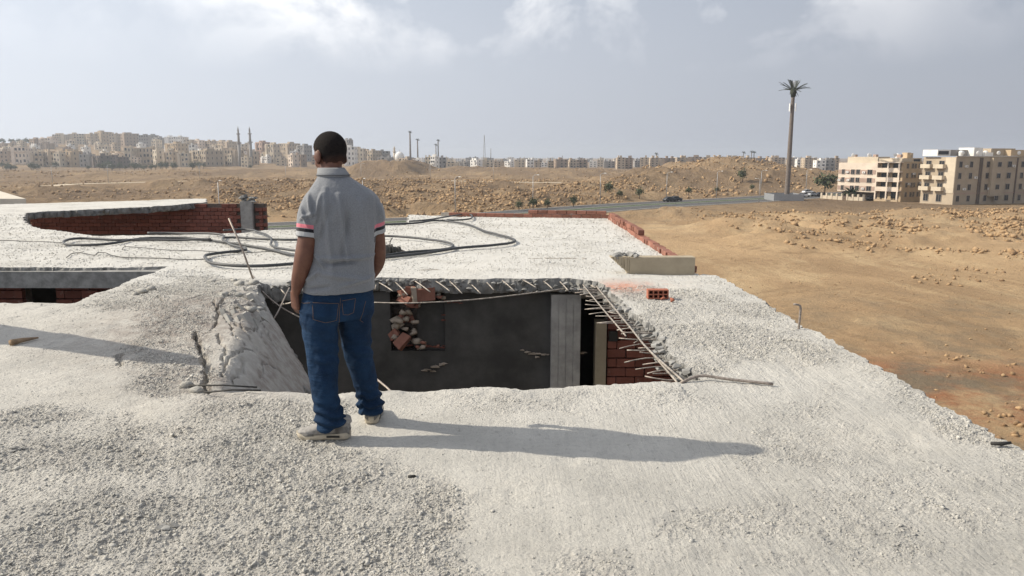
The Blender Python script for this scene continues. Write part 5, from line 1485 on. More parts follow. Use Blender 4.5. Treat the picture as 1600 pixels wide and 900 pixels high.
# leaning rod in front of the hoses
p0 = P(397, 436); p1 = Q(357.5, 341, p0[1] + .1)
o = MB().tube([p0 - (0, 0, .05), (p0 + p1) / 2 + (.01, 0, 0), p1], .013, 8).build('steel_rod', M_steel, None, True, loc=p0); tag(o, 'thin steel rod standing slanted at the edge of the hole', 'rod')
o = MB().tube(smooth_path([P(1064, 600.5) + (0, 0, .012), P(1083, 597) + (0, 0, .035), P(1102, 595.5) + (0, 0, .04), P(1140, 598) + (0, 0, .025), P(1208, 602.5) + (0, 0, .012)], .05), .011, 7).build('bent_rebar', M_steel, None, True, loc=P(1064, 600)); tag(o, 'bent rebar lying on the slab at the right end of the hole', 'rod')
for (a, b, lab) in (((296, 607), (402, 611.5), 'thin rod lying across the crack, the farther of two'), ((318, 617), (408, 616.5), 'thin rod lying across the crack, the nearer of two')):
    p0, p1 = P(*a), P(*b); z0 = hz(p0[0], p0[1]) + .02
    o = MB().tube([p0 + (0, 0, z0), (p0 + p1) / 2 + (0, 0, .035), p1 + (0, 0, .03)], .006, 6).build('steel_rod', M_wire, None, True, loc=p0); tag(o, lab, 'rod')
p0, p1 = P(17, 541), P(60, 531)
o = MB().tube([p0 + (0, 0, .03), (p0 * .6 + p1 * .4) + (0, 0, .03), p1 + (0, 0, .02)], [.028, .022, .008], 7).build('wood_stick', M_wood, None, True, loc=p0); tag(o, 'short brown tapered stick lying on the slab at left', 'stick')
p0, p1 = P(1548, 698), P(1579, 699.5)
o = MB().tube([p0 + (0, 0, .02), (p0 + p1) / 2 + (0, 0, .02), p1 + (0, 0, .03)], [.010, .012, .008], 6).build('wood_stick', M_wire, None, True, loc=p0); tag(o, 'dark stub lying at the right edge of the slab', 'stick')
p0 = P(643, 748); o = MB().tube([p0 + (-.018, 0, .012), p0 + (0, 0, .012), p0 + (.02, .004, .012)], [.008, .009, .008], 8).build('cigarette_lighter', M_wire, None, True, loc=p0); tag(o, 'tiny dark cylinder lying on the slab below the shadow', 'litter')
# long flat dents and strips on the slab
for k, (px, py, l, w, yaw, lab) in enumerate(((862, 405, .95, .10, .05, 'flat dark mortar strip on the middle of the far roof'), (672, 421, .36, .07, .35, 'small flat grey flake at the near edge of the far roof'), (262, 822, .10, .05, .2, 'dark flat stone in the rough foreground'), (30, 705, .08, .05, .3, 'grey flat stone at the left of the foreground'))):
    c = P(px, py); z0 = hz(c[0], c[1]); r_ = np.random.default_rng(70 + k); n = 14
    mb = MB()
    for q_ in range(26 if k < 2 else 5):
        s_ = r_.normal(0, .22) * l; v_ = r_.normal(0, .25) * w; V, Fq = ROCKS[r_.integers(0, 14)]; sz = w * r_.uniform(.25, .55)
        xx, yy = c[0] + math.cos(yaw) * s_ - math.sin(yaw) * v_, c[1] + math.sin(yaw) * s_ + math.cos(yaw) * v_
        mb.add(V * (sz * 1.4, sz, sz * (.35 if k < 2 else .7)) + (xx, yy, hz(xx, yy) + .004), Fq)
    o = mb.build('mortar_flake' if k < 2 else 'stone', M_mort if k < 2 else M_edge, None, loc=c); tag(o, lab, 'mortar flake' if k < 2 else 'stone')
    if k < 2: o['kind'] = 'stuff'

# the perforated brick and its crumbs
c = P(1027, 468); zb_ = hz(c[0], c[1]) + .004
t = empty('hollow_brick', (c[0], c[1], zb_), 'red hollow brick with holes in its end lying right of the hole', 'brick')
W_, Hb, Db_ = .235, .105, .11
nx, nz = 4, 2; tw = .013
mb = MB()
hw, hh_ = (W_ - tw * (nx + 1)) / nx, (Hb - tw * (nz + 1)) / nz
y0 = c[1]
for i in range(nx + 1): mb.box((c[0] - W_ / 2 + tw / 2 + i * (hw + tw), y0, zb_ + Hb / 2), (tw, Db_, Hb))
for j in range(nz + 1):
    for i in range(nx): mb.box((c[0] - W_ / 2 + tw + hw / 2 + i * (hw + tw), y0 + .001, zb_ + tw / 2 + j * (hh_ + tw)), (hw + .002, Db_ - .004, tw - .001))
o = mb.build('brick_body', M_brick, t)
MB().box((c[0], y0 + Db_ / 2 - .012, zb_ + Hb / 2), (W_ - tw, .012, Hb - tw)).build('back_web', M_brick_d, t)
for px, py, s_, lab in ((1041, 466, .05, 'larger red crumb right behind the hollow brick'), (1049, 473, .045, 'red crumb a little right of the hollow brick'), (1036, 470, .035, 'smaller red crumb touching the hollow brick')):
    c = P(px, py); V, Fq = ROCKS[int(px) % 14]; o = obj('brick_crumb', V * s_ + (c[0], c[1], hz(c[0], c[1]) + s_ * .5), Fq, M_brick, loc=c); tag(o, lab, 'brick crumb')

# chunks of concrete on the heaved part
for k, (px, py, s_, lab) in enumerate(((331, 441, .14, 'pale concrete lump on the heaved slab near its top edge'), (376, 449, .16, 'brown jagged concrete lump left of the hole edge'), (366, 440, .09, 'small lump behind the brown jagged one'), (224, 460, .15, 'grey upright shard on the heaved slab'), (238, 456, .12, 'flat tilted shard beside the upright one'), (212, 463, .08, 'small chip left of the upright shard'),
                                       (397, 447, .15, 'torn concrete lump at the corner of the hole'), (391, 488, .13, 'broad crust plate at the lower rim of the heaved slab'), (372, 470, .12, 'crust plate in the middle of the rim'), (405, 478, .10, 'crust plate hanging over the hole'), (352, 472, .13, 'crust plate left of the middle one'), (290, 604, .12, 'lump at the foot of the big crack'), (308, 612, .10, 'second lump at the foot of the big crack'), (338, 447, .07, 'small pale stone below the pale lump'))):
    c = P(px, py); V, Fq = rock_shape(300 + k, 16, .55)
    z0 = hz(c[0], c[1]); o = obj('concrete_chunk', V * s_ * .55 * (1.1, .9, 1.25) + (c[0], c[1], z0 + s_ * .12), Fq, M_crust, loc=(c[0], c[1], z0)); tag(o, lab, 'concrete chunk')

# broken crust plates along the rim of the fallen slab
slope_up = np.array([RN[0] * TILT, RN[1] * TILT, 1.0]); slope_up /= np.linalg.norm(slope_up)
e1 = np.array([RD[0], RD[1], 0]); e2 = np.cross(slope_up, e1); PM = np.stack([e1, e2, slope_up], 1)
for k in range(20):
    px, py = ((372, 478), (384, 470), (395, 474), (404, 486), (394, 496), (382, 490), (368, 492), (358, 484), (410, 497), (402, 508), (388, 506), (376, 504), (362, 502), (350, 496), (414, 484), (408, 466), (398, 460), (386, 458), (372, 462), (360, 470))[k]
    c = on_slope(px + rnd.uniform(-3, 3), py + rnd.uniform(-3, 3)); r_ = np.random.default_rng(900 + k); n = r_.integers(5, 8)
    ang = np.sort(r_.uniform(0, 2 * np.pi, n) * .25 + np.linspace(0, 2 * np.pi, n, endpoint=False)); rad = r_.uniform(.07, .14) * r_.uniform(.7, 1.1, n); th_k = r_.uniform(.012, .028)
    V = np.array([(a_ * math.cos(t_), a_ * math.sin(t_), -th_k) for a_, t_ in zip(rad, ang)] + [(a_ * .93 * math.cos(t_), a_ * .93 * math.sin(t_), th_k * r_.uniform(.7, 1.1)) for a_, t_ in zip(rad, ang)])
    tl_ = np.array(Matrix.Rotation(r_.normal(0, .16), 3, 'X') @ Matrix.Rotation(r_.normal(0, .16), 3, 'Y'))
    d_ = float((c - R0) @ RN); pos = np.array([c[0], c[1], float(sag(d_)) + .012])
    Fs = [(i, (i + 1) % n, n + (i + 1) % n, n + i) for i in range(n)] + [tuple(range(n - 1, -1, -1)), tuple(range(n, 2 * n))]
    o = obj('crust_plate', V @ tl_.T @ PM.T + pos, Fs, M_chip, loc=pos); o.data.materials[0] = M_crust; tag(o, 'cracked flat concrete crust plate at the rim of the fallen slab', 'concrete plate', 'crust plates at the rim')

# rubble showing through the opening, catching the sun
M_cream = simple('broken_plaster', (.34, .28, .22), .95, .2, 9, .4, .01)
mb = MB()                                                      # heap that fills the lower part of the opening, inside the dark room
for k in range(60):
    px = rnd.uniform(606, 700); py = rnd.uniform(465, 560); V, Fq = ROCKS[k % 14]
    mb.add(V * rnd.uniform(.09, .20) + Q(px, py, 10.42 + rnd.uniform(-.04, .1)), Fq)
o = mb.build('rubble_heap', M_mort_d, building); o['kind'] = 'stuff'
for k in range(46):
    if k < 30: px, py, yy = rnd.uniform(614, 652), rnd.uniform(452, 537), rnd.uniform(10.0, 10.16)
    elif k < 38: px, py, yy = rnd.uniform(616, 692), rnd.uniform(534, 545), rnd.uniform(10.02, 10.12)
    else: px, py, yy = rnd.uniform(652, 692), rnd.uniform(450, 466), rnd.uniform(10.02, 10.14)
    q = Q(px, py, yy); s_ = rnd.uniform(.09, .17) if k < 30 else rnd.uniform(.05, .10)
    red = rnd.random() < .5
    if red and k < 30:
        e = Matrix.Rotation(rnd.uniform(-.9, .9), 3, 'Y') @ Matrix.Rotation(rnd.uniform(-.7, .7), 3, 'Z') @ Matrix.Rotation(rnd.uniform(-.5, .5), 3, 'X')
        mb = MB().box((0, 0, 0), (s_ * 1.3, s_ * .8, s_ * .75), jit=.018); V, Fq = mb.arr(); V = V @ np.array(e).T
    else:
        V, Fq = rock_shape(400 + k, 13, .8); V = V * s_ * .62
    o = obj('brick_fragment' if red else 'plaster_lump', V + q, Fq, M_brick_r if red else M_cream, loc=q)
    tag(o, 'broken red brick piece in the rubble behind the wall opening' if red else 'cream plaster lump in the rubble behind the wall opening', 'brick fragment' if red else 'plaster lump', 'red pieces in the wall opening' if red else 'pale pieces in the wall opening')
q = Q(664, 459, 10.0); o = MB().box(q, (.26, .12, .16), .3, jit=.015).build('brick_fragment', M_brick_r, None, loc=q); tag(o, 'largest red brick piece at the top of the wall opening', 'brick fragment')
q = Q(647, 460, 9.95); o = MB().box(q, (.07, .10, .22), .2, jit=.02).build('plaster_lump', M_cream, None, loc=q); tag(o, 'upright cream plaster piece beside the largest brick piece', 'plaster lump')
def scab(pxs, label, mat, yy=10.1, seed=0):
    r_ = np.random.default_rng(seed); mb = MB()
    for px, py, s_ in pxs:
        V, Fq = ROCKS[r_.integers(0, 14)]; mb.add(V * s_ * (1.5, .7, .6) + Q(px, py, yy + r_.uniform(-.02, .02)), Fq)
    o = mb.build('mortar_scab', mat, building); o['label'] = label
scab([(664, 579, .05), (672, 577, .06), (680, 573, .06), (688, 570, .05), (694, 568, .04), (677, 580, .04)], 'pale mortar scab low on the dark wall', M_cream, 10.11, 1)
scab([(816, 547, .03), (824, 550, .04), (832, 553, .06), (840, 553, .05), (838, 558, .04), (850, 554, .04), (856, 554, .03)], 'pale mortar scab left of the column', M_cream, 10.11, 2)
scab([(908, 552, .04), (912, 551, .04)], 'mortar scab in the gap right of the column', M_cream, 10.1, 3)
scab([(690, 462, .05), (694, 470, .04), (700, 473, .03), (712, 472, .04), (720, 474, .03), (693, 492, .03), (693, 500, .03), (695, 540, .03), (690, 543, .04), (680, 542, .05), (668, 541, .05), (655, 541, .05), (640, 540, .05), (625, 538, .05), (617, 531, .06)], 'broken rim of the wall opening', M_brick_d, 10.12, 4)

# board added out of view at left to cast the band of shadow
sdir = np.array(SUN_TO); sdir = sdir / sdir[2]
def above(px, py, h): return P(px, py) + sdir * h
qa, qb = above(-60, 513, 1.30), above(322, 572, 1.62)
qa, qb = np.array(qa), np.array(qb)
dirb = qb - qa; Lb = np.linalg.norm(dirb)
t = empty('shadow_board', (qa[0], qa[1], 0), 'added board on two posts, unseen, casting the shadow band on the slab', 'board')
sidev = np.cross(dirb / Lb, (0, 0, 1)); sidev /= np.linalg.norm(sidev)
mb = MB(); n_ = 10; V = []
for k in range(n_ + 1):
    s_ = k / n_; c = qa + dirb * s_ ; wd = (.24 - .11 * s_) if k < n_ else .04
    for sg in (-1, 1):
        for dz in (-.02, .02): V.append(c + sidev * wd * sg + (0, 0, dz))
Fs = [(0, 1, 3, 2), (4 * n_, 4 * n_ + 2, 4 * n_ + 3, 4 * n_ + 1)]
for k in range(n_):
    a, b = 4 * k, 4 * k + 4; Fs += [(a, b, b + 1, a + 1), (a + 2, a + 3, b + 3, b + 2), (a, a + 2, b + 2, b), (a + 1, b + 1, b + 3, a + 3)]
mb.add(V, Fs).build('shadow_plank', M_wood, t)
for s_ in (.12, .5):
    c = qa + dirb * s_; MB().tube([(c[0], c[1], -.02), (c[0], c[1], c[2] / 2), (c[0], c[1], c[2] - .02)], .025, 8).build('shadow_post', M_steel, t)
print('board', qa, qb, proj(qa), proj(qb))
# pale roof corner beyond the left end
q = P(0, 318, -.3)
M_pale = simple('pale_roof', (.58, .53, .44), .93, .15, 3, .3, .01)
t = empty('neighbouring_roof', Q(0, 316, 34), 'pale corner of a lower flat roof at the left picture edge', 'roof')
pl = [Q(-60, 301, 40)[:2], Q(0, 304, 40)[:2], Q(41, 316.5, 32.5)[:2], Q(-60, 318, 32.5)[:2]]
MB().prism(pl, -.42, -.17).build('slab', M_pale, t); MB().prism([(p[0] * .98 - .3, p[1] * .99 + .3) for p in pl], GZ - .5, -.421).build('wall', M_plas, t)
# ------------------------------------------------------------------ the man
PB = np.array([-.97, 4.22, 0.0])
person = empty('person', PB, 'man in a grey polo shirt and blue jeans standing with his back turned', 'person')
YAW = math.radians(25)
fw_ = np.array([-math.sin(YAW), math.cos(YAW), 0]); rt = np.array([math.cos(YAW), math.sin(YAW), 0])
def remesh(mb, voxel, smooth=4, fac=.5):
    V, Fs = mb.arr(); me = mesh_np('tmp', V, Fs); o = bpy.data.objects.new('tmp', me); COL.objects.link(o)
    m = o.modifiers.new('r', 'REMESH'); m.mode = 'VOXEL'; m.voxel_size = voxel; m.adaptivity = 0
    s = o.modifiers.new('s', 'SMOOTH'); s.iterations = smooth; s.factor = fac
    dg = bpy.context.evaluated_depsgraph_get(); dg.update(); ev = o.evaluated_get(dg); me2 = ev.to_mesh()
    n = len(me2.vertices); co = np.empty(n * 3); me2.vertices.foreach_get('co', co); no = np.empty(n * 3); me2.vertices.foreach_get('normal', no)
    k = len(me2.polygons); lt = np.empty(k, int); me2.polygons.foreach_get('loop_total', lt); vi = np.empty(len(me2.loops), int); me2.loops.foreach_get('vertex_index', vi)
    if (lt == 4).all(): fq = vi.reshape(-1, 4)
    else:
        fq = []; p = 0
        for t_ in lt: fq.append(tuple(vi[p:p + t_])); p += t_
    ev.to_mesh_clear(); bpy.data.objects.remove(o); bpy.data.meshes.remove(me)
    return co.reshape(-1, 3), fq, no.reshape(-1, 3)
def etube(mb, secs, n=22):
    """limb: list of (centre, r_side, r_front) with rings square to the path; side axis follows rt"""
    c = np.array([s[0] for s in secs], float); T = np.gradient(c, axis=0); T /= np.linalg.norm(T, axis=1)[:, None]
    out = []
    for i, s in enumerate(secs):
        a = rt - T[i] * (rt @ T[i]); a /= np.linalg.norm(a); b = np.cross(T[i], a)
        out.append((c[i], a * s[1], b * s[2], 2.0))
    mb.loft(out, n)
def dense(secs, k=5):
    """spline through limb sections"""
    arr_ = np.array([list(s[0]) + [s[1], s[2]] for s in secs]); n = len(arr_)
    p = np.vstack([2 * arr_[0] - arr_[1], arr_, 2 * arr_[-1] - arr_[-2]]); out = []
    for i in range(1, n):
        for j in range(k):
            t = j / k
            v = .5 * (2 * p[i] + (p[i + 1] - p[i - 1]) * t + (2 * p[i - 1] - 5 * p[i] + 4 * p[i + 1] - p[i + 2]) * t * t + (3 * p[i] - p[i - 1] - 3 * p[i + 1] + p[i + 2]) * t ** 3)
            out.append(v)
    out.append(arr_[-1])
    return [(v[:3], v[3], v[4]) for v in out]
# arm paths (world)
LA = [((-1.075, 4.165, 1.375), .052, .060), ((-1.110, 4.14, 1.30), .052, .060), ((-1.128, 4.125, 1.19), .052, .060), ((-1.150, 4.115, 1.08), .052, .058), ((-1.172, 4.12, 1.00), .047, .052), ((-1.198, 4.135, .93), .038, .042), ((-1.214, 4.15, .885), .028, .034), ((-1.219, 4.155, .865), .027, .034)]
RA = [((-.835, 4.282, 1.36), .048, .055), ((-.800, 4.320, 1.29), .050, .058), ((-.792, 4.34, 1.19), .050, .056), ((-.788, 4.36, 1.09), .048, .053), ((-.800, 4.40, 1.01), .046, .050), ((-.830, 4.435, .945), .036, .038), ((-.858, 4.455, .905), .027, .033), ((-.866, 4.46, .893), .026, .033)]

# head
HC = np.array([-1.028, 4.295, 1.628]); hy, hp = math.radians(46), math.radians(-20)
HM = np.array(Matrix.Rotation(hy, 3, 'Z') @ Matrix.Rotation(hp, 3, 'X'))
def hd(p): return HC + HM @ np.asarray(p, float)
body = MB()
body.ell(hd((0, -.014, .030)), (.082, .102, .094), HM, 28, 18)
body.ell(hd((0, .030, -.035)), (.070, .069, .082), HM, 24, 14)
body.ell(hd((0, .050, -.088)), (.043, .040, .030), HM, 18, 10)
body.ell(hd((0, -.045, -.02)), (.058, .055, .065), HM, 18, 10)
for s in (-1, 1):
    body.ell(hd((s * .045, .045, -.03)), (.026, .038, .030), HM, 14, 8)      # cheeks
    body.ell(hd((s * .028, .083, .018)), (.028, .012, .010), HM, 12, 8)      # brows
    body.ell(hd((s * .046, .035, -.075)), (.020, .045, .022), HM, 12, 8)     # jaw line
    e = HM @ np.array(Matrix.Rotation(s * -.35, 3, 'Z') @ Matrix.Rotation(.12, 3, 'X'))
    body.ell(hd((s * .090, -.010, -.014)), (.008, .024, .036), e, 16, 10); body.ell(hd((s * .081, .002, -.014)), (.014, .014, .026), e, 12, 8)
    body.ell(hd((s * .083, .004, -.040)), (.009, .012, .014), e, 12, 8)
    body.ell(hd((s * .012, .098, -.042)), (.010, .011, .009), HM, 10, 6)     # nostrils
body.loft([(hd((0, .088, .012)), HM @ (.009, 0, 0), HM @ (0, .012, 0), 2), (hd((0, .097, -.015)), HM @ (.011, 0, 0), HM @ (0, .016, 0), 2), (hd((0, .105, -.036)), HM @ (.014, 0, 0), HM @ (0, .018, 0), 2), (hd((0, .098, -.048)), HM @ (.011, 0, 0), HM @ (0, .012, 0), 2)], 12)
body.ell(hd((0, .089, -.068)), (.023, .010, .006), HM, 14, 8); body.ell(hd((0, .087, -.078)), (.020, .010, .007), HM, 14, 8)
# neck, trunk, legs under the clothes
etube(body, dense([((-1.005, 4.235, 1.44), .075, .072), ((-1.008, 4.245, 1.50), .064, .064), ((-1.016, 4.262, 1.55), .060, .064), ((-1.022, 4.28, 1.60), .060, .064)], 3))
etube(body, dense([((-.99, 4.26, .84), .14, .09), ((-.975, 4.25, 1.0), .13, .085), ((-.96, 4.24, 1.2), .14, .08), ((-.955, 4.23, 1.36), .14, .075), ((-.965, 4.22, 1.43), .12, .075), ((-1.0, 4.235, 1.48), .07, .07)], 4))
etube(body, dense(LA)); etube(body, dense(RA))
etube(body, dense([((-1.06, 4.22, .88), .09, .09), ((-1.09, 4.19, .50), .055, .058), ((-1.06, 4.13, .25), .045, .05), ((-1.03, 4.12, .09), .04, .045)])); etube(body, dense([((-.92, 4.30, .88), .09, .09), ((-.915, 4.34, .50), .055, .058), ((-.885, 4.38, .25), .045, .05), ((-.87, 4.41, .09), .04, .045)]))
def hand(wrist, down, back, thumb, curl, seed):
    """wrist point, direction of the fingers, outward normal of the back of the hand, direction of the thumb side"""
    d = np.asarray(down, float); d /= np.linalg.norm(d); b = np.asarray(back, float); b -= d * (b @ d); b /= np.linalg.norm(b)
    s = np.cross(d, b); s = s if s @ np.asarray(thumb) > 0 else -s
    w = np.asarray(wrist, float)
    secs = [(w - d * .01, s * .027, b * .019, 2.2), (w + d * .02, s * .034, b * .018, 2.4), (w + d * .055, s * .041, b * .0165, 2.6), (w + d * .085, s * .042, b * .014, 2.6), (w + d * .094, s * .038, b * .010, 2.4)]
    body.loft(secs, 18)
    for k, (off, L, r) in enumerate(((.030, .074, .0092), (.010, .084, .0096), (-.0105, .078, .0092), (-.0295, .060, .0082))):
        p = w + d * .082 + s * off; pts = [p - d * .02, p]; a = .18 + .08 * k * .5
        dd = d + s * off * 1.2
        for j, fr in enumerate((.45, .31, .24)):
            a += curl[j] + .05 * k
            v = dd * math.cos(a) - b * math.sin(a); v /= np.linalg.norm(v)
            for q in (.5, 1): pts.append(pts[-1 if q == .5 else -1] + v * L * fr * .5)
        pts = np.array(pts); rr = np.linspace(1.05, .78, len(pts)) * r; rr[-1] *= .75
        body.tube(pts, rr, 10)
        body.ell(pts[-1], (rr[-1] * 1.1,) * 3, None, 8, 6); body.ell(pts[1] + b * .002, (r * 1.12,) * 3, None, 8, 6)
    p = w + d * .018 + s * .026 - b * .006
    v = d * .75 + s * .55 - b * .35; v /= np.linalg.norm(v); v2 = d * .9 + s * .15 - b * .4; v2 /= np.linalg.norm(v2)
    body.tube([p - s * .012, p + v * .02, p + v * .045, p + v * .045 + v2 * .025, p + v * .045 + v2 * .048], [.014, .0145, .0115, .0108, .008], 10)
    body.ell(p + v * .045 + v2 * .050, (.0085,) * 3, None, 8, 6)
hand((-1.226, 4.150, .862), (.02, .10, -1), (-.74, -.67, 0), (-.3, 1, .1), (.22, .38, .30), 1)
hand((-.868, 4.462, .890), (-.45, .25, -.85), (.55, .75, 0), (-.6, .3, .5), (.25, .45, .35), 2)
V, Fq, No = remesh(body, .0048, 3)
M_skin = Mat('brown_skin', .52, .35)
c_ = M_skin.mix(M_skin.ramp(M_skin.noise(16, 5, .6), .35, .65), (.112, .047, .030), (.150, .067, .042)); M_skin.color(c_)
M_skin.b.inputs['Subsurface Weight'].default_value = .08; M_skin.b.inputs['Subsurface Radius'].default_value = (.01, .004, .002)
M_skin.bump(M_skin.noise(260, 4, .6), .12, .001)
obj('body', V, Fq, M_skin.m, person, True)
for s in (-1, 1):
    e = MB().ell(hd((s * .030, .078, .004)), (.0115,) * 3, HM, 14, 10).build('eye', simple('eye_white', (.6, .57, .53), .3, .05, 5, 0, spec=.5), person, True)
    MB().ell(hd((s * .030, .0875, .003)), (.0055, .0028, .0055), HM, 12, 6).build('iris', M_wire, e, True)
# cropped hair: the scalp part of the head, raised a few millimetres
L_ = (V - HC) @ HM
thh = np.arctan2(L_[:, 0], L_[:, 1]); front = np.cos(thh)
limit = np.interp(front, [-1, -.55, -.30, -.12, .10, .42, .75, 1], [-.070, -.066, -.048, .004, .006, .040, .058, .060])
limit = limit + .003 * np.sin(thh * 7) + .007 * fbm(thh * 11, thh * 0, 861, 3)
hgt = L_[:, 2] - limit
ear = (np.abs(L_[:, 0]) > .083) & (L_[:, 2] < .024) & (L_[:, 1] > -.045)
msk = (hgt > 0) & ~ear & (np.linalg.norm(L_, axis=1) < .16) & (L_[:, 2] > -.085)
lift = .0006 + .0050 * sstep(0, .030, hgt) * (.75 + .5 * vnoise(thh * 40, L_[:, 2] * 420, 5))
HV = V + No * lift[:, None]
fa = [tuple(int(i) for i in f) for f in Fq if all(msk[i] for i in f)]
used = sorted({i for f in fa for i in f}); rm = {i: k for k, i in enumerate(used)}
hm_ = Mat('black_hair', .9, .12); hc_ = hm_.mix(hm_.ramp(hm_.noise(210, 5, .75), .35, .65), (.006, .005, .005), (.026, .021, .019)); hm_.color(hm_.mix(hm_.mul(hm_.attr('fade'), hm_.ramp(hm_.noise(260, 4, .8), .25, .7)), hc_, (.085, .040, .027))); hm_.bump(hm_.noise(420, 3, .7), .8, .004)
obj('hair', HV[used], [tuple(rm[i] for i in f) for f in fa], hm_.m, person, True, {'fade': np.clip(1 - hgt / .045, 0, 1)[used]})

# polo shirt: trunk and both sleeves in one cloth
sh_ = MB()
TS = [((-1.000, 4.255, .862), .204, .160), ((-.998, 4.255, .90), .204, .160), ((-.990, 4.252, .97), .199, .156), ((-.980, 4.247, 1.06), .192, .148), ((-.968, 4.238, 1.16), .193, .140), ((-.962, 4.228, 1.27), .200, .134), ((-.960, 4.222, 1.35), .202, .128), ((-.960, 4.220, 1.405), .190, .116), ((-.966, 4.222, 1.445), .160, .100), ((-.980, 4.228, 1.480), .120, .088), ((-.996, 4.236, 1.508), .090, .080), ((-1.004, 4.243, 1.526), .072, .072)]
secs = []
for c, a, b in dense(TS, 4): secs.append((c, rt * a, fw_ * b, 2.35 if c[2] < 1.42 else 2.1))
sh_.loft(secs, 44)
LS_ = [((-1.045, 4.175, 1.405), .070, .080), ((-1.080, 4.155, 1.370), .073, .084), ((-1.108, 4.142, 1.315), .073, .082), ((-1.120, 4.132, 1.25), .069, .078), ((-1.126, 4.126, 1.180), .068, .077)]
RS_ = [((-.870, 4.262, 1.405), .066, .078), ((-.826, 4.293, 1.365), .068, .080), ((-.806, 4.312, 1.30), .068, .078), ((-.802, 4.325, 1.25), .066, .076), ((-.798, 4.335, 1.185), .065, .075)]
etube(sh_, dense(LS_)); etube(sh_, dense(RS_))
V, Fq, No = remesh(sh_, .0065, 6)
def seg_ridge(P_, N_, a, b, w, amp, yfac=-1):
    """crease from picture point a to b on the back"""
    A = Q(a[0], a[1], 4.12); B = Q(b[0], b[1], 4.12)
    d = B - A; d[1] = 0; L2 = d @ d; q = P_ - A
    t = np.clip((q[:, 0] * d[0] + q[:, 2] * d[2]) / L2, -.1, 1.1)
    cx, cz = q[:, 0] - t * d[0], q[:, 2] - t * d[2]
    dist = (cx * d[2] - cz * d[0]) / math.sqrt(L2)
    fade = np.sin(np.clip(t, 0, 1) * np.pi) ** .6
    dd = np.hypot(cx, cz)
    return amp * fade * np.exp(-(dd / w) ** 2) * (N_[:, 1] < .25)
D = np.zeros(len(V)); CR = 2.6
lat = (V[:, 0] + .965) * rt[0] + (V[:, 1] - 4.23) * rt[1]; bk = (No @ fw_ < -.2)
D += bk * (-.014 * np.exp(-(lat / .03) ** 2) * np.exp(-((V[:, 2] - 1.2) / .17) ** 2) + .010 * np.exp(-((np.abs(lat) - .095) / .05) ** 2) * np.exp(-((V[:, 2] - 1.33) / .08) ** 2) - .007 * np.exp(-((V[:, 2] - 1.05) / .045) ** 2))
for a, b, w, am in (((508, 290), (522, 430), .016, .009), ((530, 300), (543, 400), .014, .008), ((545, 330), (536, 410), .012, -.006), ((538, 360), (545, 420), .010, .006), ((500, 402), (580, 405), .011, .010), ((505, 412), (560, 409), .010, -.008), ((500, 425), (575, 440), .014, .007),
                    ((478, 440), (505, 420), .010, .008), ((492, 395), (510, 418), .009, .008), ((505, 300), (495, 350), .010, .009), ((484, 300), (492, 345), .009, .007), ((472, 320), (488, 358), .008, .007), ((470, 342), (500, 330), .008, .006), ((585, 320), (590, 350), .008, .006), ((520, 320), (500, 385), .014, -.006),
                    ((560, 310), (572, 390), .014, .006), ((475, 452), (520, 446), .010, -.007), ((530, 448), (578, 436), .010, .006)):
    D += CR * seg_ridge(V, No, a, b, w, am)
D += .004 * fbm(V[:, 0] * 9 + V[:, 2] * 2, V[:, 2] * 4, 811, 3) + .0022 * fbm(V[:, 0] * 24, V[:, 2] * 13, 815, 3)
V = V + No * D[:, None]
# sleeve coordinate for the knitted stripes: distance up from the cuff
def sleeve_t(P_, S):
    a, b = np.array(S[-1][0]), np.array(S[-3][0]); d = b - a; L = np.linalg.norm(d); d /= L
    t = (P_ - a) @ d; r = np.linalg.norm(P_ - a - t[:, None] * d, axis=1)
    return np.where(r < .105, t, 1.0)
tl, tr_ = sleeve_t(V, LS_), sleeve_t(V, RS_)
mid = (V[:, 0] < -.97)
st = np.where(mid, tl, tr_)
trunk = ((V[:, 0] + .968) * rt[0] + (V[:, 1] - 4.235) * rt[1])
st = np.where(np.abs(trunk) < .168, 1.0, st); st = np.where(V[:, 2] > 1.30, 1.0, st)
M_shirt = Mat('grey_knit', .92, .15)
c_ = M_shirt.mix(M_shirt.ramp(M_shirt.noise(160, 4, .7), .3, .7), (.165, .172, .183), (.225, .233, .246))
sv = M_shirt.attr('stripe')
def band_mask(m, v, a, b):
    n = m.n.new('ShaderNodeMath'); n.operation = 'COMPARE'; m.l.new(v, n.inputs[0]); n.inputs[1].default_value = (a + b) / 2; n.inputs[2].default_value = (b - a) / 2
    return n.outputs[0]
c_ = M_shirt.mix(band_mask(M_shirt, sv, .050, .070), c_, (.58, .16, .20)); c_ = M_shirt.mix(band_mask(M_shirt, sv, .029, .047), c_, (.012, .012, .016)); c_ = M_shirt.mix(band_mask(M_shirt, sv, .004, .029), c_, (.36, .365, .37)); c_ = M_shirt.mix(band_mask(M_shirt, sv, -.03, .004), c_, (.03, .03, .035))
M_shirt.color(c_); ns_ = M_shirt.bump(M_shirt.noise(9, 4, .55, stretch=(1.6, 1.6, .6), dist=.8), .45, .02); M_shirt.bump(M_shirt.noise(500, 3, .6), .3, .001, ns_)
M_shirt.b.inputs['Sheen Weight'].default_value = .25
shirt = obj('shirt', V, Fq, M_shirt.m, person, True, {'stripe': st})
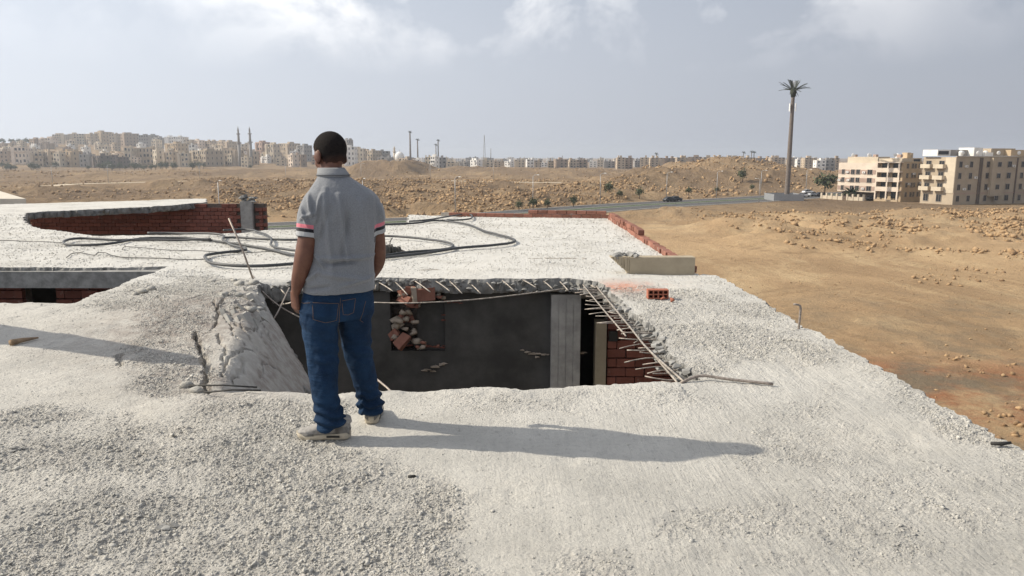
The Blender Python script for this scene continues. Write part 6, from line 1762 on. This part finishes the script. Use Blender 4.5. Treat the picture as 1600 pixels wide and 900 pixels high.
# collar: stand and fold, lighter knit with a dark line
def ringpt(c, a, b, t): return np.asarray(c) + rt * a * math.cos(t) + fw_ * b * math.sin(t)
nc = 48; V2, F2 = [], []
rings = [((-1.006, 4.245, 1.49), .076, .076), ((-1.012, 4.252, 1.526), .070, .072), ((-1.016, 4.258, 1.556), .068, .071), ((-1.016, 4.258, 1.560), .072, .075), ((-1.013, 4.254, 1.552), .077, .080), ((-1.006, 4.248, 1.533), .085, .086), ((-1.001, 4.242, 1.515), .093, .092), ((-1.000, 4.241, 1.511), .089, .089)]
for c, a, b in rings:
    for k in range(nc): V2.append(ringpt(c, a, b, 2 * math.pi * k / nc))
for i in range(len(rings) - 1):
    for k in range(nc): F2.append((i * nc + k, i * nc + (k + 1) % nc, (i + 1) * nc + (k + 1) % nc, (i + 1) * nc + k))
M_collar = simple('collar_knit', (.24, .245, .25), .92, .12, 160, .3, .001)
co = obj('collar', V2, F2, M_collar, shirt, True)
M_trim = simple('collar_trim', (.075, .077, .085), .9, .1, 60, 0)
c, a, b = rings[-2]; lp_ = [ringpt(np.array(c) + (0, 0, .004), a + .0015, b + .0015, t_) for t_ in np.linspace(0, 2 * np.pi, 49)]
MB().tube(lp_, .0020, 6).build('collar_trim', M_trim, shirt, True)

# jeans
je = MB()
secs = []
for c, a, b in dense([((-1.005, 4.262, .70), .170, .130), ((-1.005, 4.262, .78), .188, .142), ((-1.002, 4.26, .87), .190, .142), ((-.998, 4.258, .95), .176, .130)], 4): secs.append((c, rt * a, fw_ * b, 2.3))
je.loft(secs, 36)
LL_ = [((-1.085, 4.205, .86), .100, .110), ((-1.095, 4.195, .76), .114, .118), ((-1.100, 4.185, .66), .106, .112), ((-1.092, 4.175, .56), .094, .100), ((-1.085, 4.160, .46), .088, .094), ((-1.080, 4.140, .36), .080, .086), ((-1.068, 4.125, .26), .074, .080), ((-1.055, 4.115, .18), .076, .082), ((-1.045, 4.110, .125), .082, .088), ((-1.035, 4.110, .085), .076, .084)]
RL_ = [((-.915, 4.295, .86), .100, .110), ((-.918, 4.310, .76), .108, .116), ((-.930, 4.325, .66), .098, .108), ((-.928, 4.335, .56), .088, .098), ((-.920, 4.345, .46), .083, .092), ((-.905, 4.365, .36), .076, .084), ((-.890, 4.385, .26), .072, .078), ((-.878, 4.400, .18), .073, .080), ((-.870, 4.405, .125), .077, .084), ((-.868, 4.405, .075), .072, .080)]
etube(je, dense(LL_), 30); etube(je, dense(RL_), 30)
V, Fq, No = remesh(je, .0062, 5)
z = V[:, 2]; left = (V[:, 0] + .99) * rt[0] + (V[:, 1] - 4.26) * rt[1] < 0
ang = np.where(left, np.arctan2(V[:, 1] - 4.15, V[:, 0] + 1.08), np.arctan2(V[:, 1] - 4.36, V[:, 0] + .9))
D = .006 * fbm(ang * 1.6, z * 9, 831, 3) + .002 * fbm(ang * 4, z * 26, 835, 3)
ank = np.exp(-((z - .15) / .085) ** 2)
D += ank * .012 * np.sin(z * 105 + 1.3 * np.sin(ang * 1.0 + left * 2) + 2.2 * fbm(ang * 1.3, z * 6, 841, 2)) * (.6 + .5 * vnoise(ang * 1.2 + 9, z * 8, 3))
kn = np.exp(-((z - .50) / .07) ** 2) * (.5 + .5 * np.cos(ang + .6))
D += kn * .007 * np.sin(z * 85 + 1.6 * ang)
th2 = np.exp(-((z - .69) / .07) ** 2); D += th2 * .005 * np.sin(z * 55 + 2.2 * ang)
D += .006 * np.exp(-((z - .74 + .12 * (V[:, 0] + 1.0)) / .012) ** 2) * (V[:, 1] < 4.25)
V = V + No * D[:, None]
M_jean = Mat('blue_denim', .9, .15)
c_ = M_jean.mix(M_jean.ramp(M_jean.noise(7, 5, .65), .3, .7), (.006, .018, .044), (.012, .035, .078))
c_ = M_jean.mix(M_jean.mul(M_jean.ramp(M_jean.noise(3.2, 3, .5), .52, .68), .5), c_, (.024, .056, .112))
c_ = M_jean.mix(M_jean.mul(M_jean.ramp(M_jean.noise(220, 3, .7), .5, .7), .25), c_, (.05, .09, .15))
M_jean.color(c_); nj = M_jean.bump(M_jean.noise(14, 5, .6, stretch=(.6, .6, 2.6), dist=.6), .55, .02); M_jean.bump(M_jean.noise(380, 3, .7), .3, .001, nj)
jeans = obj('jeans', V, Fq, M_jean.m, person, True)
tree_ = BVHTree.FromPolygons([tuple(v) for v in V], [tuple(int(i) for i in f) for f in Fq])
def cast(px, py, out=.003):
    d = Vector(ray(px, py)).normalized(); h = tree_.ray_cast(Vector((0, 0, EYE)), d)
    if h[0] is None: return None
    return np.array(h[0] + h[1] * out)
M_stitch = simple('orange_stitch', (.15, .095, .06), .8, .1, 40, 0)
def patch(name, corners, mat, lab=None):
    (ax, ay), (bx, by), (cx_, cy_), (dx_, dy_) = corners; n = 8; Vp = []; ok = True
    for i in range(n + 1):
        for j in range(n + 1):
            u, v = j / n, i / n
            px = (ax * (1 - u) + bx * u) * (1 - v) + (dx_ * (1 - u) + cx_ * u) * v; py = (ay * (1 - u) + by * u) * (1 - v) + (dy_ * (1 - u) + cy_ * u) * v
            q = cast(px, py, .0035)
            if q is None: return None
            Vp.append(q)
    Fp = [(i * (n + 1) + j, i * (n + 1) + j + 1, (i + 1) * (n + 1) + j + 1, (i + 1) * (n + 1) + j) for i in range(n) for j in range(n)]
    o = obj(name, Vp, Fp, mat, jeans, True)
    return o
for cs in (((489, 473), (529, 474), (526, 500), (490, 499)), ((534, 470), (555, 466), (552, 488), (536, 492))):
    patch('back_pocket', cs, M_jean.m)
    ring_ = [cs[0], cs[1], cs[2], ((cs[2][0] + cs[3][0]) / 2, cs[2][1] + 4), cs[3], cs[0]]
    pts = []
    for (a, b) in zip(ring_[:-1], ring_[1:]):
        for k in range(6):
            q = cast(a[0] + (b[0] - a[0]) * k / 6, a[1] + (b[1] - a[1]) * k / 6, .005)
            if q is not None: pts.append(q)
    if len(pts) > 4: MB().tube(pts, .0013, 5).build('stitching', M_stitch, jeans)
for line in ([(465, 470), (475, 474), (487, 473)], [(571, 470), (566, 490), (562, 500), (568, 504)], [(532, 466), (530, 490), (530, 510)]):
    pts = [q for q in (cast(line[i][0] + (line[i + 1][0] - line[i][0]) * k / 8, line[i][1] + (line[i + 1][1] - line[i][1]) * k / 8, .0035) for i in range(len(line) - 1) for k in range(8)) if q is not None]
    if len(pts) > 3: MB().tube(pts, .0012, 5).build('stitching', M_stitch, jeans)

# shoes
M_up = simple('grey_mesh_shoe', (.30, .285, .265), .85, .25, 60, .5, .003)
M_panel = simple('shoe_overlay', (.19, .18, .165), .8, .25, 40, .3, .002)
M_sole = simple('cream_sole', (.50, .44, .34), .8, .18, 20, .2, .002)
M_lace = simple('shoe_lace', (.33, .31, .28), .85, .15, 40, 0)
def shoe(heel, yaw, zlift=.0, L=.305):
    d = np.array([math.cos(yaw), math.sin(yaw), 0]); s = np.array([-math.sin(yaw), math.cos(yaw), 0]); up = np.array([0, 0, 1.0])
    h = np.array([heel[0], heel[1], hz(heel[0], heel[1]) * .5 + zlift])
    def at(x, y, z): return h + d * x * L + s * y + up * z
    t = empty('shoe', h); t.parent = person; t.location = Vector(h - PB)
    up_ = MB(); secs = []
    for x, wd, z0, z1, off in ((.015, .026, .026, .085, 0), (.05, .036, .022, .112, 0), (.14, .040, .02, .118, 0), (.26, .040, .02, .112, .0), (.38, .042, .02, .104, .002), (.50, .046, .02, .092, .004), (.64, .050, .02, .077, .006), (.78, .049, .022, .064, .006), (.90, .040, .026, .054, .003), (.97, .024, .03, .046, 0)):
        secs.append((at(x, off, (z0 + z1) / 2), s * wd, up * (z1 - z0) / 2, 2.7))
    # tongue and ankle collar belong to the upper
    up_.loft(secs, 26)
    up_.loft([(at(.17, 0, .09), s * .042, d * .062, 2.2), (at(.165, 0, .118), s * .041, d * .056, 2.2), (at(.16, 0, .128), s * .037, d * .050, 2.2)], 24)
    V, Fq, No = remesh(up_, .005, 4); V = V + No * (.0012 * fbm(V[:, 0] * 40, V[:, 1] * 40 + V[:, 2] * 50, 851, 2))[:, None]
    obj('upper', V, Fq, M_up, t, True)
    hp_ = MB(); hp_.loft([(c_ - up * .012, a_ + s * .0025 * np.sign(a_ @ s), b_ * .80, p_) for c_, a_, b_, p_ in secs[:4]], 24); hp_.build('heel_panel', M_panel, t, True)
    tp2 = MB(); tp2.loft([(c_ - up * .014 + d * .003, a_ + s * .002 * np.sign(a_ @ s), b_ * .66, p_) for c_, a_, b_, p_ in secs[6:]], 24); tp2.build('toe_guard', M_panel, t, True)
    so = MB(); n = 26; rings_ = []
    prof = [(.0, 0), (.02, .026), (.08, .040), (.2, .044), (.38, .042), (.52, .046), (.68, .053), (.80, .053), (.91, .045), (.98, .026), (1.0, 0)]
    xs = np.linspace(0, 1, n); wds = np.interp(xs, [p[0] for p in prof], [p[1] for p in prof]); ws = np.maximum(wds, .004)
    for z, g in ((.0, -.004), (.006, .0), (.022, .003), (.033, .001)):
        rise = np.interp(xs, [0, .06, .2, .8, 1], [.006, 0, 0, .0, .014]); top = np.interp(xs, [0, .2, .5, 1], [1.25, 1.1, .9, .8])
        rings_.append(np.array([at(x, w_ + g, z * tp_ + r_) for x, w_, r_, tp_ in zip(xs, ws, rise, top)] + [at(x, -w_ - g, z * tp_ + r_) for x, w_, r_, tp_ in zip(xs[::-1], ws[::-1], rise[::-1], top[::-1])]))
    m = 2 * n; Vs = np.concatenate(rings_); Fs = [(i * m + k, i * m + (k + 1) % m, (i + 1) * m + (k + 1) % m, (i + 1) * m + k) for i in range(3) for k in range(m)]
    for i in (0, 3):
        for k in range(n - 1): Fs.append((i * m + k, i * m + k + 1, i * m + m - 2 - k, i * m + m - 1 - k))
    obj('sole', Vs, Fs, M_sole, t, False)
    la = MB()
    for k in range(4):
        x = .40 + k * .07; zz = .103 - k * .011
        la.tube([at(x, -.030, zz - .012), at(x + .01, 0, zz + .006), at(x + .02, .030, zz - .012)], .003, 6)
    la.tube([at(.42, .01, .106), at(.45, .04, .10), at(.47, .052, .07), at(.45, .055, .045)], .0028, 6); la.tube([at(.42, .0, .106), at(.39, .04, .115), at(.42, .055, .085)], .0028, 6)
    o = la.build('lace', M_lace, t, True); o['kind'] = 'stuff'
    MB().box(at(.30, .047 if math.cos(yaw) < -.8 else -.047, .020), (.075, .004, .012), yaw).build('air_window', M_wire, t)
    return t
shoe(P(549, 686)[:2], math.radians(180.5), .010, .315)
shoe(P(580, 666)[:2], math.radians(94), .008, .30)
print('objects', len(bpy.data.objects), 'tris', sum(len(o.data.loops) - 2 * len(o.data.polygons) for o in bpy.data.objects if o.type == 'MESH'))
